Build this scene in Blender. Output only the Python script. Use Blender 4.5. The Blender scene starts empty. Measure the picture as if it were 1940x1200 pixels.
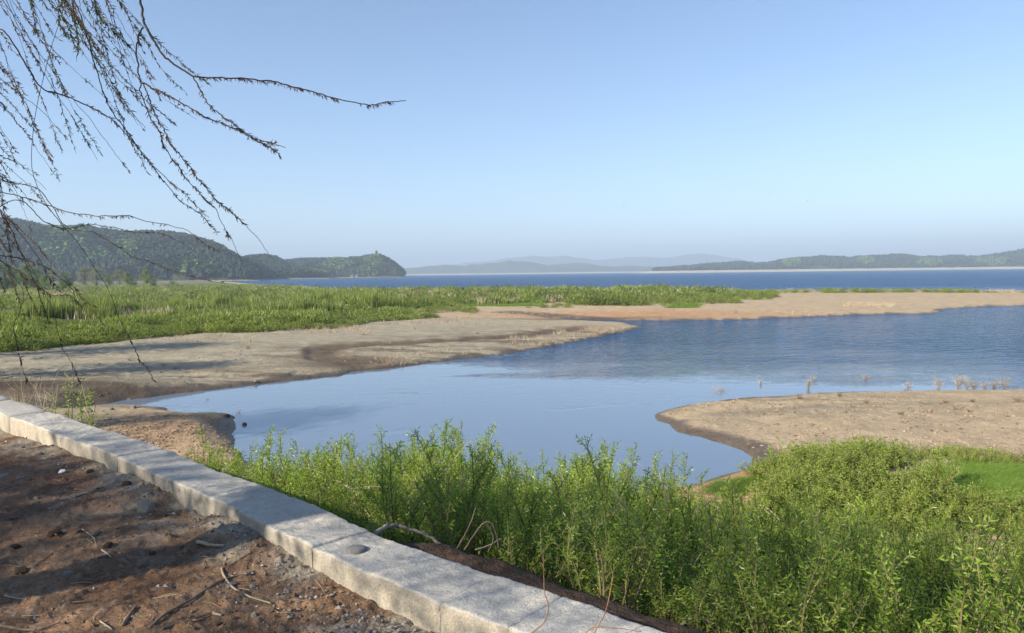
import bpy, math
import numpy as np
from mathutils import Matrix, Vector

scene = bpy.context.scene
COL = scene.collection
rng = np.random.default_rng(7)

# ------------------------------------------------------------------ camera
F, CX, CY = 1450.0, 970.0, 600.0          # focal length and centre, in photograph pixels (1940 x 1200)
EYE = np.array([0.0, 0.0, 5.5])           # the lake surface is z = 0
PITCH, ROLL = math.atan(82 / 1450.0), 0.0118
fwd = np.array([0, math.cos(PITCH), -math.sin(PITCH)])
r0 = np.array([1.0, 0, 0]); u0 = np.array([0, math.sin(PITCH), math.cos(PITCH)])
cright = math.cos(ROLL) * r0 - math.sin(ROLL) * u0
cup = math.sin(ROLL) * r0 + math.cos(ROLL) * u0
cam_data = bpy.data.cameras.new('camera')
cam = bpy.data.objects.new('camera', cam_data)
COL.objects.link(cam)
cam_data.sensor_width = 36.0
cam_data.lens = 36.0 * F / 1940.0
cam_data.clip_start = 0.05
cam_data.clip_end = 60000.0
m = Matrix.Identity(4)
for i in range(3):
    m[i][0], m[i][1], m[i][2], m[i][3] = cright[i], cup[i], -fwd[i], EYE[i]
cam.matrix_world = m
scene.camera = cam

# ------------------------------------------------------------------ sky, sun, exposure
SUN_EL, SUN_AZ = math.radians(27), math.radians(211)      # azimuth: angle of the direction to the sun, from +X
sun_dir = Vector((math.cos(SUN_EL) * math.cos(SUN_AZ), math.cos(SUN_EL) * math.sin(SUN_AZ), math.sin(SUN_EL)))
world = bpy.data.worlds.new('World')
scene.world = world
world.use_nodes = True
wn = world.node_tree
bg = wn.nodes['Background']
sky = wn.nodes.new('ShaderNodeTexSky')
sky.sky_type = 'NISHITA'
sky.sun_disc = False
sky.sun_elevation = SUN_EL
sky.sun_rotation = math.pi / 2 - SUN_AZ
sky.altitude = 0
sky.air_density = 0.8
sky.dust_density = 0.35
sky.ozone_density = 2.2
wn.links.new(sky.outputs[0], bg.inputs[0])
bg.inputs[1].default_value = 0.108
sl = bpy.data.lights.new('sun', 'SUN')
sl.energy = 5.0
sl.angle = math.radians(0.6)
sl.color = (1.0, 0.90, 0.74)
sun = bpy.data.objects.new('sun', sl)
COL.objects.link(sun)
sun.rotation_euler = sun_dir.to_track_quat('Z', 'Y').to_euler()
sun.location = (-40, -15, 40)
scene.view_settings.view_transform = 'Standard'
scene.view_settings.look = 'None'
scene.view_settings.exposure = 0.95
scene.view_settings.gamma = 1.0
scene.view_settings.use_curve_mapping = False
scene.render.engine = 'CYCLES'
scene.cycles.use_denoising = True
scene.cycles.max_bounces = 4
scene.cycles.diffuse_bounces = 3
scene.cycles.glossy_bounces = 2
scene.cycles.transmission_bounces = 3
scene.cycles.use_adaptive_sampling = True
scene.cycles.adaptive_threshold = 0.015
scene.cycles.volume_bounces = 0
scene.cycles.transparent_max_bounces = 8
scene.cycles.caustics_reflective = False
scene.cycles.caustics_refractive = False

# ------------------------------------------------------------------ helpers
def ray(x, y):
    d = fwd + (x - CX) / F * cright - (y - CY) / F * cup
    return d

def at_z(x, y, z=0.0):
    d = ray(x, y)
    return EYE + d * ((z - EYE[2]) / d[2])

def at_d(x, y, dist):
    """the point seen at a photograph pixel at a depth (metres along +Y)"""
    d = ray(x, y)
    return EYE + d * (dist / d[1])

def project(P):
    P = np.asarray(P, float) - EYE
    w = P @ fwd
    return CX + F * (P @ cright) / w, CY - F * (P @ cup) / w

def _h(i, j, s):
    n = (i.astype(np.int64) * 374761393 + j.astype(np.int64) * 668265263 + s * 974711) & 0xffffffff
    n = ((n ^ (n >> 13)) * 1274126177) & 0xffffffff
    n = n ^ (n >> 16)
    return (n & 0xffff) / 65535.0

def vnoise(x, y, s=0):
    x = np.asarray(x, float); y = np.asarray(y, float)
    i = np.floor(x); j = np.floor(y)
    fx = x - i; fy = y - j
    fx = fx * fx * (3 - 2 * fx); fy = fy * fy * (3 - 2 * fy)
    i = i.astype(np.int64); j = j.astype(np.int64)
    a = _h(i, j, s); b = _h(i + 1, j, s); c = _h(i, j + 1, s); d = _h(i + 1, j + 1, s)
    return (a * (1 - fx) + b * fx) * (1 - fy) + (c * (1 - fx) + d * fx) * fy

def fbm(x, y, octv=4, s=0, gain=0.5):
    t = 0; a = 1.0; tot = 0; f = 1.0
    for k in range(octv):
        t = t + a * vnoise(np.asarray(x) * f + 13.7 * k, np.asarray(y) * f - 7.3 * k, s + k); tot += a
        a *= gain; f *= 2.03
    return t / tot

def smooth(a, b, x):
    t = np.clip((np.asarray(x, float) - a) / (b - a), 0, 1)
    return t * t * (3 - 2 * t)

def seg_dist(X, Y, P, closed):
    """distance to a polyline and, for the nearest segment, the signed side (positive on its left)"""
    X = np.asarray(X, float).ravel(); Y = np.asarray(Y, float).ravel()
    best = np.full(X.shape, 1e18); side = np.zeros(X.shape)
    n = len(P)
    for k in range(n if closed else n - 1):
        ax, ay = P[k][0], P[k][1]; bx, by = P[(k + 1) % n][0], P[(k + 1) % n][1]
        dx, dy = bx - ax, by - ay
        L = dx * dx + dy * dy + 1e-12
        t = np.clip(((X - ax) * dx + (Y - ay) * dy) / L, 0, 1)
        qx = X - ax - t * dx; qy = Y - ay - t * dy
        d2 = qx * qx + qy * qy
        w = d2 < best
        best = np.where(w, d2, best)
        side = np.where(w, dx * (Y - ay) - dy * (X - ax), side)
    return np.sqrt(best), side

def inside(X, Y, P):
    X = np.asarray(X, float).ravel(); Y = np.asarray(Y, float).ravel()
    c = np.zeros(X.shape, bool)
    n = len(P)
    for k in range(n):
        ax, ay = P[k][0], P[k][1]; bx, by = P[(k + 1) % n][0], P[(k + 1) % n][1]
        if ay == by: continue
        hit = ((ay > Y) != (by > Y)) & (X < (bx - ax) * (Y - ay) / (by - ay) + ax)
        c ^= hit
    return c

def mesh_np(name, V, faces, mat=None, smooth_shade=False, attrs=None):
    """V (n,3); faces: list of (m,k) index arrays; attrs: {name: (n,) or (n,3)} point attributes"""
    me = bpy.data.meshes.new(name)
    V = np.ascontiguousarray(V, np.float32)
    me.vertices.add(len(V)); me.vertices.foreach_set('co', V.ravel())
    fs = [np.asarray(f, np.int32) for f in faces if len(f)]
    loops = np.concatenate([f.ravel() for f in fs])
    tot = np.concatenate([np.full(len(f), f.shape[1], np.int32) for f in fs])
    start = np.concatenate([[0], np.cumsum(tot)[:-1]]).astype(np.int32)
    me.loops.add(len(loops)); me.loops.foreach_set('vertex_index', loops)
    me.polygons.add(len(tot)); me.polygons.foreach_set('loop_start', start)
    try: me.polygons.foreach_set('loop_total', tot)
    except Exception: pass
    me.update(calc_edges=True)
    me.polygons.foreach_set('use_smooth', np.full(len(tot), smooth_shade, bool))
    for k, a in (attrs or {}).items():
        a = np.asarray(a, np.float32)
        if a.ndim == 1:
            at = me.attributes.new(k, 'FLOAT', 'POINT'); at.data.foreach_set('value', a)
        else:
            at = me.attributes.new(k, 'FLOAT_COLOR', 'POINT')
            at.data.foreach_set('color', np.concatenate([a, np.ones((len(a), 1), np.float32)], 1).ravel())
    if mat: me.materials.append(mat)
    me.validate()
    return me

def link(name, data, parent=None, label=None, cat=None, group=None, kind=None, loc=None):
    o = bpy.data.objects.new(name, data)
    COL.objects.link(o)
    if parent is not None: o.parent = parent
    if loc is not None: o.location = [float(v) for v in loc]
    if label: o['label'] = label
    if cat: o['category'] = cat
    if group: o['group'] = group
    if kind: o['kind'] = kind
    return o

def copy_tree(o, parent=None):
    c = o.copy(); COL.objects.link(c); c.parent = parent
    for ch in o.children: copy_tree(ch, c)
    return c

def grid_faces(nr, nc):
    a = (np.arange(nr - 1)[:, None] * nc + np.arange(nc - 1)[None]).ravel()
    return np.stack([a, a + 1, a + nc + 1, a + nc], 1)

def tube(P, R, k=5, cap=True):
    """a tapered tube along the polyline P with radii R"""
    P = np.asarray(P, float); R = np.broadcast_to(np.asarray(R, float), (len(P),))
    T = np.gradient(P, axis=0); T /= np.linalg.norm(T, axis=1)[:, None] + 1e-12
    ref = np.array([0.31, 0.17, 0.93]) if abs(T[0][2]) < 0.8 else np.array([0.9, 0.3, 0.1])
    A = np.cross(T, ref); A /= np.linalg.norm(A, axis=1)[:, None] + 1e-12
    B = np.cross(T, A)
    th = np.arange(k) / k * 2 * np.pi
    V = P[:, None] + R[:, None, None] * (np.cos(th)[None, :, None] * A[:, None] + np.sin(th)[None, :, None] * B[:, None])
    n = len(P)
    idx = np.arange(n * k).reshape(n, k)
    q = np.stack([idx[:-1], np.roll(idx[:-1], -1, 1), np.roll(idx[1:], -1, 1), idx[1:]], -1).reshape(-1, 4)
    V = V.reshape(-1, 3)
    fs = [q]
    if cap:
        V = np.vstack([V, P[:1], P[-1:]])
        a, b = n * k, n * k + 1
        fs.append(np.array([[a, (i + 1) % k, i] for i in range(k)] + [[b, (n - 1) * k + i, (n - 1) * k + (i + 1) % k] for i in range(k)]))
    return V, fs

class Soup:
    """collects pieces into one mesh"""
    def __init__(s): s.V = []; s.F = {}; s.n = 0; s.A = []
    def add(s, V, fs, tint=0.5):
        s.V.append(np.asarray(V, float)); 
        for f in fs:
            f = np.asarray(f)
            if len(f): s.F.setdefault(f.shape[1], []).append(f + s.n)
        s.A.append(np.broadcast_to(np.asarray(tint, float), (len(V),)))
        s.n += len(V)
    def mesh(s, name, mat, sm=False):
        return mesh_np(name, np.vstack(s.V), [np.vstack(f) for f in s.F.values()], mat, sm, {'tint': np.concatenate(s.A)})

def curve_pts(P, n):
    """Catmull-Rom through control points"""
    P = np.asarray(P, float)
    Q = np.vstack([2 * P[0] - P[1], P, 2 * P[-1] - P[-2]])
    out = []
    segs = len(P) - 1
    for t in np.linspace(0, segs - 1e-6, n):
        i = int(t); f = t - i
        a, b, c, d = Q[i], Q[i + 1], Q[i + 2], Q[i + 3]
        out.append(0.5 * (2 * b + (c - a) * f + (2 * a - 5 * b + 4 * c - d) * f * f + (3 * b - a - 3 * c + d) * f ** 3))
    return np.array(out)

def unit(v):
    v = np.asarray(v, float)
    return v / (np.linalg.norm(v, axis=-1, keepdims=True) + 1e-12)

def leaf_cards(P, D, L, W, rg, fold=0.25):
    """n leaves, each two triangles folded along the midrib: base P, direction D, length L, width W"""
    n = len(P); D = unit(D)
    N = unit(np.cross(D, unit(rg.normal(size=(n, 3)))))
    S = np.cross(D, N)
    L = np.broadcast_to(L, (n,))[:, None]; W = np.broadcast_to(W, (n,))[:, None]
    mid = P + D * L * 0.42
    V = np.stack([P, mid + S * W * 0.5 + N * W * fold, P + D * L - N * L * 0.06, mid - S * W * 0.5 + N * W * fold], 1).reshape(-1, 3)
    b = np.arange(n) * 4
    f = np.concatenate([np.stack([b, b + 1, b + 2], 1), np.stack([b, b + 2, b + 3], 1)])
    return V, [f]

def replicate(V, F, pos, rotz, scl, zscl=None):
    """many transformed copies of one small template as arrays"""
    n = len(pos); k = len(V)
    c, s = np.cos(rotz)[:, None], np.sin(rotz)[:, None]
    sc = np.asarray(scl)[:, None]; zs = sc if zscl is None else np.asarray(zscl)[:, None]
    X = (V[None, :, 0] * c - V[None, :, 1] * s) * sc + pos[:, 0:1]
    Y = (V[None, :, 0] * s + V[None, :, 1] * c) * sc + pos[:, 1:2]
    Z = V[None, :, 2] * zs + pos[:, 2:3]
    VV = np.stack([X, Y, Z], -1).reshape(-1, 3)
    FF = (F[None] + (np.arange(n) * k)[:, None, None]).reshape(-1, F.shape[1])
    return VV, FF

# ------------------------------------------------------------------ materials
class NT:
    def __init__(s, name):
        s.mat = bpy.data.materials.new(name); s.mat.use_nodes = True
        s.t = s.mat.node_tree; s.b = s.t.nodes['Principled BSDF']; s.out = s.t.nodes['Material Output']
    def n(s, typ, **kw):
        nd = s.t.nodes.new(typ)
        for k, v in kw.items():
            if k.startswith('i_'): 
                key = k[2:]; key = int(key) if key.isdigit() else key.replace('_', ' ')
                s.set(nd.inputs[key], v)
            else: setattr(nd, k, v)
        return nd
    def set(s, sock, v):
        if isinstance(v, bpy.types.NodeSocket): s.t.links.new(v, sock)
        else: sock.default_value = v
    def noise(s, scale, detail=4, rough=0.6, vec=None, dist=0.0):
        nd = s.n('ShaderNodeTexNoise', i_Scale=scale, i_Detail=detail, i_Roughness=rough, i_Distortion=dist)
        if vec is not None: s.set(nd.inputs['Vector'], vec)
        return nd.outputs['Fac']
    def pos(s): return s.n('ShaderNodeNewGeometry').outputs['Position']
    def math(s, op, a, b=0.0, clamp=False):
        nd = s.n('ShaderNodeMath', operation=op, use_clamp=clamp); s.set(nd.inputs[0], a); s.set(nd.inputs[1], b); return nd.outputs[0]
    def rng(s, v, a, b, c, d):
        nd = s.n('ShaderNodeMapRange'); s.set(nd.inputs[0], v)
        for i, q in enumerate((a, b, c, d)): s.set(nd.inputs[i + 1], q)
        return nd.outputs[0]
    def mix(s, fac, a, b, mode='MIX'):
        nd = s.n('ShaderNodeMix', data_type='RGBA', blend_type=mode)
        s.set(nd.inputs[0], fac)
        for i, q in ((6, a), (7, b)):
            s.set(nd.inputs[i], q if isinstance(q, bpy.types.NodeSocket) else (*q, 1.0))
        return nd.outputs[2]
    def attr(s, name, col=False):
        nd = s.n('ShaderNodeAttribute', attribute_name=name); return nd.outputs['Color' if col else 'Fac']
    def scale_col(s, col, fac):
        nd = s.n('ShaderNodeVectorMath', operation='SCALE'); s.set(nd.inputs[0], col); s.set(nd.inputs['Scale'], fac); return nd.outputs[0]
    def bump(s, h, strength=0.5, dist=0.02, normal=None):
        nd = s.n('ShaderNodeBump'); s.set(nd.inputs['Height'], h); s.set(nd.inputs['Strength'], strength); s.set(nd.inputs['Distance'], dist)
        if normal is not None: s.set(nd.inputs['Normal'], normal)
        return nd.outputs[0]
    def stretch(s, v, sx, sy, sz):
        nd = s.n('ShaderNodeVectorMath', operation='MULTIPLY'); s.set(nd.inputs[0], v); nd.inputs[1].default_value = (sx, sy, sz); return nd.outputs[0]

def soil_material(name, fine=40.0, grain=0.25, bumpd=0.02):
    m = NT(name); p = m.pos()
    base = m.attr('soil', True)
    n1 = m.noise(0.9, 5, 0.6, p); n2 = m.noise(fine * 0.25, 5, 0.65, p); n3 = m.noise(fine, 4, 0.7, p)
    f = m.math('MULTIPLY', m.rng(n1, 0.3, 0.7, 0.8, 1.18), m.rng(n2, 0.3, 0.72, 1 - grain, 1 + grain))
    f = m.math('MULTIPLY', f, m.rng(n3, 0.3, 0.7, 1 - grain, 1 + grain))
    sp = m.noise(fine * 0.55, 2, 0.5, m.stretch(p, 1, 1.3, 1))
    f = m.math('MULTIPLY', f, m.rng(sp, 0.66, 0.72, 1.0, 0.62))
    m.set(m.b.inputs['Base Color'], m.scale_col(base, f))
    m.set(m.b.inputs['Roughness'], m.rng(m.attr('wet'), 0, 1, 0.95, 0.45))
    m.b.inputs['Specular IOR Level'].default_value = 0.25
    b1 = m.bump(n2, 0.8, bumpd * 2.5); b2 = m.bump(n3, 0.8, bumpd, b1)
    m.set(m.b.inputs['Normal'], b2)
    return m.mat

def leaf_material(name, dark, light, trans=0.35, rough=0.45, rnd=0.25):
    m = NT(name)
    oi = m.n('ShaderNodeObjectInfo').outputs['Random']
    t = m.math('ADD', m.attr('tint'), m.rng(oi, 0, 1, -rnd, rnd), True)
    col = m.mix(t, dark, light)
    m.set(m.b.inputs['Base Color'], col); m.b.inputs['Roughness'].default_value = rough
    m.b.inputs['Specular IOR Level'].default_value = 0.45
    if trans > 0:
        tr = m.n('ShaderNodeBsdfTranslucent'); m.set(tr.inputs[0], m.mix(0.5, col, (light[0] * 1.25, light[1] * 1.3, light[2] * 0.6)))
        mx = m.n('ShaderNodeMixShader'); mx.inputs[0].default_value = trans
        m.t.links.new(m.b.outputs[0], mx.inputs[1]); m.t.links.new(tr.outputs[0], mx.inputs[2]); m.t.links.new(mx.outputs[0], m.out.inputs[0])
    return m.mat

def plain_material(name, a, b, scale=8.0, rough=0.85, bumpd=0.01, detail=5):
    m = NT(name); tc = m.n('ShaderNodeTexCoord').outputs['Object']
    n = m.noise(scale, detail, 0.65, tc)
    m.set(m.b.inputs['Base Color'], m.mix(m.rng(n, 0.3, 0.7, 0, 1), a, b)); m.b.inputs['Roughness'].default_value = rough
    m.b.inputs['Specular IOR Level'].default_value = 0.25
    m.set(m.b.inputs['Normal'], m.bump(n, 0.7, bumpd))
    return m.mat

# ------------------------------------------------------------------ the lie of the land
WALL_TOP, WALL_W = 4.08, 0.37
_near = [at_z(x, y, WALL_TOP)[:2] for x, y in [(0, 781), (72, 808), (119, 826), (222, 864), (325, 912), (448, 965), (590, 1036), (831, 1138), (963, 1189)]]
_dl = unit(_near[0] - _near[1]); _dr = unit(_near[-1] - _near[-3])
_near = [_near[0] + _dl * k for k in (24, 12, 5, 2)] + _near + [_near[-1] + _dr * k for k in (1, 3, 7)]
WN = curve_pts(_near, 700)                                     # near top edge of the wall
_t = unit(np.gradient(WN, axis=0)); WNRM = np.stack([-_t[:, 1], _t[:, 0]], 1)
WF = WN + WNRM * WALL_W                                        # far top edge
WS = np.concatenate([[0], np.cumsum(np.linalg.norm(np.diff(WN, axis=0), axis=1))])
WALL_POLY = WF[::12]
WALL_POLY_N = WN[::12]

def w2(*px): return [tuple(at_z(x, y, 0.0)[:2]) for x, y in px]
BAY = w2((125, 778), (190, 766), (250, 757), (330, 747), (430, 736), (500, 728), (560, 721), (625, 714), (650, 712), (665, 706), (690, 703), (740, 698), (830, 686), (950, 673),
         (1050, 656), (1130, 640), (1180, 630), (1218, 621), (1190, 613), (1130, 610), (1070, 607), (1025, 602), (1075, 604), (1160, 607), (1250, 608), (1330, 607), (1400, 606), (1480, 602), (1560, 599),
         (1640, 596), (1700, 594.5), (1765, 594.5), (1783, 592), (1786, 588), (1810, 584), (1850, 581.5), (1940, 579), (2200, 572), (2600, 560), (4200, 600), (3400, 720), (2600, 735), (2200, 738), (1940, 740), (1800, 741.5), (1700, 743.5), (1600, 746),
         (1500, 750), (1400, 757), (1330, 765), (1270, 775), (1242, 783), (1234, 789), (1243, 797), (1275, 806), (1283, 818), (1330, 830), (1375, 841), (1405, 853),
         (1420, 866), (1421, 880), (1405, 892), (1375, 900), (1345, 908), (1318, 917), (1270, 928), (1180, 938), (1000, 945), (850, 940), (700, 925), (580, 905), (500, 888),
         (455, 865), (447, 845), (444, 825), (448, 808), (441, 791), (428, 784), (380, 786), (335, 782), (310, 774), (260, 771), (200, 773), (150, 778))
LAKE = [tuple(at_d(x, 600, d)[:2]) for x, d in [(6000, 150), (2600, 158), (1940, 168), (1800, 178), (1600, 195), (1400, 215), (1200, 222), (1000, 228), (800, 245), (650, 280), (560, 340),
        (500, 470), (450, 700), (410, 1050), (395, 1300)]] + [(-700, 3000), (-25000, 30000), (30000, 30000), (30000, 100)]

def shore(X, Y):
    """metres from the nearest water's edge, positive on land"""
    sh = np.shape(X)
    d1, _ = seg_dist(X, Y, BAY, True); d1 = np.where(inside(X, Y, BAY), -d1, d1)
    d2, _ = seg_dist(X, Y, LAKE, True); d2 = np.where(inside(X, Y, LAKE), -d2, d2)
    return np.minimum(d1, d2).reshape(sh)

def wall_out(X, Y):
    """metres outside the lake face of the wall (negative on the yard side)"""
    d, sd = seg_dist(X, Y, WALL_POLY, False)
    return np.where(sd > 0, d, -d).reshape(np.shape(X))

CHAN = w2((700, 691), (650, 690), (618, 685), (604, 677), (612, 669), (660, 664), (730, 660), (800, 655), (880, 649), (960, 643), (1040, 634), (1110, 626))
CHAN2 = w2((960, 596), (1010, 598), (1060, 602), (1120, 606))
def blob(X, Y, px, py, rx, ry, z=0.3):
    c = at_z(px, py, z)
    return np.exp(-(((X - c[0]) / rx) ** 2 + ((Y - c[1]) / ry) ** 2))

def terrain(X, Y, full=False):
    X = np.asarray(X, float); Y = np.asarray(Y, float)
    wob = (fbm(X * 0.9, Y * 0.9, 3, 5) - 0.5)
    sd = shore(X, Y) + wob * np.clip(np.hypot(X, Y) / 60, 0.25, 1.2) * 0.8
    R = np.hypot(X, Y)
    n1 = fbm(X * 0.35, Y * 0.35, 4, 11) - 0.5
    n2 = fbm(X * 2.3, Y * 2.3, 3, 21) - 0.5
    land = 0.16 * (1 - np.exp(-np.maximum(sd, 0) / 0.35)) + np.minimum(0.016 * np.maximum(sd, 0), 0.55) + (n1 * 0.16 + n2 * 0.05) * smooth(0, 1.5, sd)
    land = land + 0.36 * blob(X, Y, 330, 812, 3.2, 3.2) * smooth(0, 1.2, sd) + 0.5 * blob(X, Y, 1560, 930, 5, 3.5) * smooth(0, 2, sd)
    land = land + 0.5 * blob(X, Y, 60, 745, 6, 4) * smooth(0, 1.5, sd)
    cd, _ = seg_dist(X, Y, CHAN, False); cd = cd.reshape(X.shape); cw = 0.9 + 0.9 * fbm(X * 0.5, Y * 0.5, 2, 15)
    land = land - 0.20 * (1 - smooth(0.5 * cw, 1.1 * cw, cd)) * smooth(0.2, 1.0, sd)
    land = land + 0.10 * smooth(0.46, 0.52, fbm(X * 0.22 + 9, Y * 0.5, 3, 16)) * blob(X, Y, 500, 700, 22, 12) * smooth(0.3, 1.2, sd)
    bed = -0.05 - 0.06 * np.minimum(np.maximum(-sd, 0), 45)
    z = np.where(sd > 0, land, bed)
    s = wall_out(X, Y)
    sh_ = 0.02 + 0.38 * smooth(-1.6, -0.3, X)
    bank = 3.93 - 0.25 * (1 - smooth(-1.6, -0.3, X)) * smooth(0, 0.15, s) - np.maximum(0, s - sh_) * (0.62 + 0.25 * (1 - smooth(-2.5, 0, X))) + n1 * 0.35 * smooth(0.6, 2.0, s) + n2 * 0.10 * smooth(0.1, 0.5, s)
    k = 0.35
    hmx = np.clip(0.5 + 0.5 * (z - bank) / k, 0, 1)
    z = bank * (1 - hmx) + z * hmx + k * hmx * (1 - hmx)
    z = np.where(s < -WALL_W * 0.5, np.where(R < 14, 3.78, 3.92 + n1 * 0.1), z)
    if not full: return z
    return z, sd, s, n1, n2

def hit(px, py, z_add=0.0, tmax=400):
    """where the line of sight through a photograph pixel meets the land"""
    d = ray(px, py)
    t = np.geomspace(4.0, tmax, 160)
    for _ in range(2):
        P = EYE + t[:, None] * d
        below = P[:, 2] < lookup(P[:, 0], P[:, 1]) + z_add
        i = int(np.argmax(below)) if below.any() else len(t) - 1
        t = np.linspace(t[max(i - 1, 0)], t[i], 40)
    return P[i]

def ground_at(x, y): return float(lookup(np.array([x]), np.array([y]))[0])

# tall vegetation regions, in plan
def plan(pts, z=0.5): return [tuple(at_z(x, y, z)[:2]) for x, y in pts]
TALL = plan([(-500, 622), (0, 612), (150, 610), (300, 608), (500, 604), (640, 600), (730, 589), (800, 585), (900, 581), (1000, 577), (1100, 574), (1250, 572), (1330, 569), (1390, 567), (1398, 556), (1300, 551), (1000, 549), (700, 547), (560, 542), (450, 538), (-200, 540), (-500, 545)])
WEED = plan([(-600, 700), (0, 669), (60, 667), (130, 656), (200, 652), (300, 641), (380, 634), (470, 633), (560, 627), (640, 624), (700, 612), (760, 606), (830, 601), (790, 594), (730, 588), (640, 600), (500, 604), (300, 608), (150, 610), (0, 612), (-500, 622)])

def soil_colour(X, Y, z, sd, s, n1, n2):
    n = X.size
    sand = np.array([0.45, 0.345, 0.22]); grey = np.array([0.35, 0.305, 0.215]); orange = np.array([0.47, 0.27, 0.14])
    mud = np.array([0.085, 0.062, 0.042]); soil = np.array([0.075, 0.046, 0.03]); litter = np.array([0.10, 0.105, 0.05])
    C = np.broadcast_to(sand, (n, 3)).copy()
    def mixin(w, c):
        w = np.clip(w, 0, 1)[:, None]; C[:] = C * (1 - w) + c * w
    v = fbm(X * 0.12, Y * 0.3, 4, 31)
    pxg = CX + F * X / np.maximum(Y, 0.1)
    mixin(1.3 * (blob(X, Y, 150, 700, 22, 14) + blob(X, Y, 520, 665, 18, 14) + blob(X, Y, 780, 622, 22, 15)) * (0.55 + 0.7 * v), grey)
    mixin(blob(X, Y, 1130, 594, 14, 5) + blob(X, Y, 1320, 596, 15, 6) * 0.7 + blob(X, Y, 300, 815, 4, 5) * 0.5 + blob(X, Y, 1400, 905, 2.5, 2.0) * 0.9 + blob(X, Y, 1420, 930, 2.5, 1.5) * .7, orange)
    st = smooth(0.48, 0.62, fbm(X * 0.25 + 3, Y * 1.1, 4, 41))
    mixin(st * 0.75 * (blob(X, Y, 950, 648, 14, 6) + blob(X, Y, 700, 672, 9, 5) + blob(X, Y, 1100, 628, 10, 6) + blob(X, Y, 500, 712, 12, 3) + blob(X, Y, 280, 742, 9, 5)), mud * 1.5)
    mixin(1.1 * blob(X, Y, 655, 686, 2.4, 3.2) + 1.2 * blob(X, Y, 60, 748, 7, 3.5) * (0.3 + n1 + 0.5) + 0.8 * blob(X, Y, 1110, 602, 10, 2.5), mud)
    mixin(st * 0.5 * (blob(X, Y, 1420, 768, 5, 3) + blob(X, Y, 1600, 757, 9, 2)), grey * 0.7)
    cd, _ = seg_dist(X, Y, CHAN, False); cd2, _ = seg_dist(X, Y, CHAN2, False); cw = 0.9 + 0.9 * fbm(X * 0.5, Y * 0.5, 2, 15)
    mixin((1 - smooth(0.7 * cw, 1.5 * cw, cd + 0.5 * (n2 + 0.2))) * 0.9, mud * 1.2); mixin((1 - smooth(1.0, 3.5, cd2)) * 0.85, mud * 1.3)
    mixin(0.55 * (1 - smooth(1.2, 5.0, cd)) * smooth(0.42, 0.6, fbm(X * 0.9, Y * 1.6, 3, 17)), np.array([0.17, 0.12, 0.08]))
    # damp margin along the water
    wv = fbm(X * 0.6, Y * 0.6, 4, 51)
    edge = 0.25 + 1.1 * smooth(0.4, 0.75, wv) + 1.0 * blob(X, Y, 1380, 845, 4, 5) + 0.8 * blob(X, Y, 500, 725, 10, 6)
    wet = 1 - smooth(0.35 * edge, edge, sd)
    mixin(wet * 0.9, mud * 1.15)
    inn = (inside(X, Y, TALL) | inside(X, Y, WEED))
    strip = (pxg < 470) & (Y > 195) & (Y < 240)
    mixin((inn & ~strip) * 0.85, litter)
    mixin(((Y > 300) & (sd > 10) & (X < -60)) * 0.9, litter * 1.3)
    mixin(smooth(0.9, 1.5, z) * smooth(-0.2, 0.1, s), soil)
    mixin(smooth(0.9, 1.3, z) * (s < 0), soil * 1.4)
    return C, wet

soil_mat = soil_material('shore_soil', 22.0, 0.20, 0.025)
A = np.radians(np.concatenate([np.arange(-180, -75, 6), np.arange(-75, -42, 1.0), np.arange(-42, 42, 0.14), np.arange(42, 75, 1.0), np.arange(75, 180.1, 6)]))
Rr = np.concatenate([np.geomspace(0.25, 2.2, 8)[:-1], np.geomspace(2.2, 30, 265)[:-1], 1 / np.linspace(1 / 30, 1 / 420, 225)[:-1], np.geomspace(420, 17000, 50)])
gx = np.sin(A)[None] * Rr[:, None]; gy = np.cos(A)[None] * Rr[:, None]
gz, gsd, gs, gn1, gn2 = terrain(gx.ravel(), gy.ravel(), True)
gz = gz + (fbm(gx.ravel() * 5, gy.ravel() * 5, 2, 61) - 0.5) * 0.05 * (gsd > 0.3) * (Rr.repeat(len(A)) < 60)
GZ = gz.reshape(len(Rr), len(A))
def lookup(X, Y):
    r = np.clip(np.hypot(X, Y), Rr[0], Rr[-1] * 0.999); a = np.arctan2(X, Y)
    i = np.clip(np.searchsorted(Rr, r) - 1, 0, len(Rr) - 2); j = np.clip(np.searchsorted(A, a) - 1, 0, len(A) - 2)
    u = (r - Rr[i]) / (Rr[i + 1] - Rr[i]); v = (a - A[j]) / (A[j + 1] - A[j])
    return (GZ[i, j] * (1 - v) + GZ[i, j + 1] * v) * (1 - u) + (GZ[i + 1, j] * (1 - v) + GZ[i + 1, j + 1] * v) * u
gC, gW = soil_colour(gx.ravel(), gy.ravel(), gz, gsd, gs, gn1, gn2)
me = mesh_np('ground', np.stack([gx.ravel(), gy.ravel(), gz], 1), [grid_faces(len(Rr), len(A))[:, ::-1]], soil_mat, True, {'soil': gC, 'wet': gW})
link('ground', me, label='sandy lake shore with mud flats, sand bars and a steep earth bank', cat='ground', kind='structure')

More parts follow.
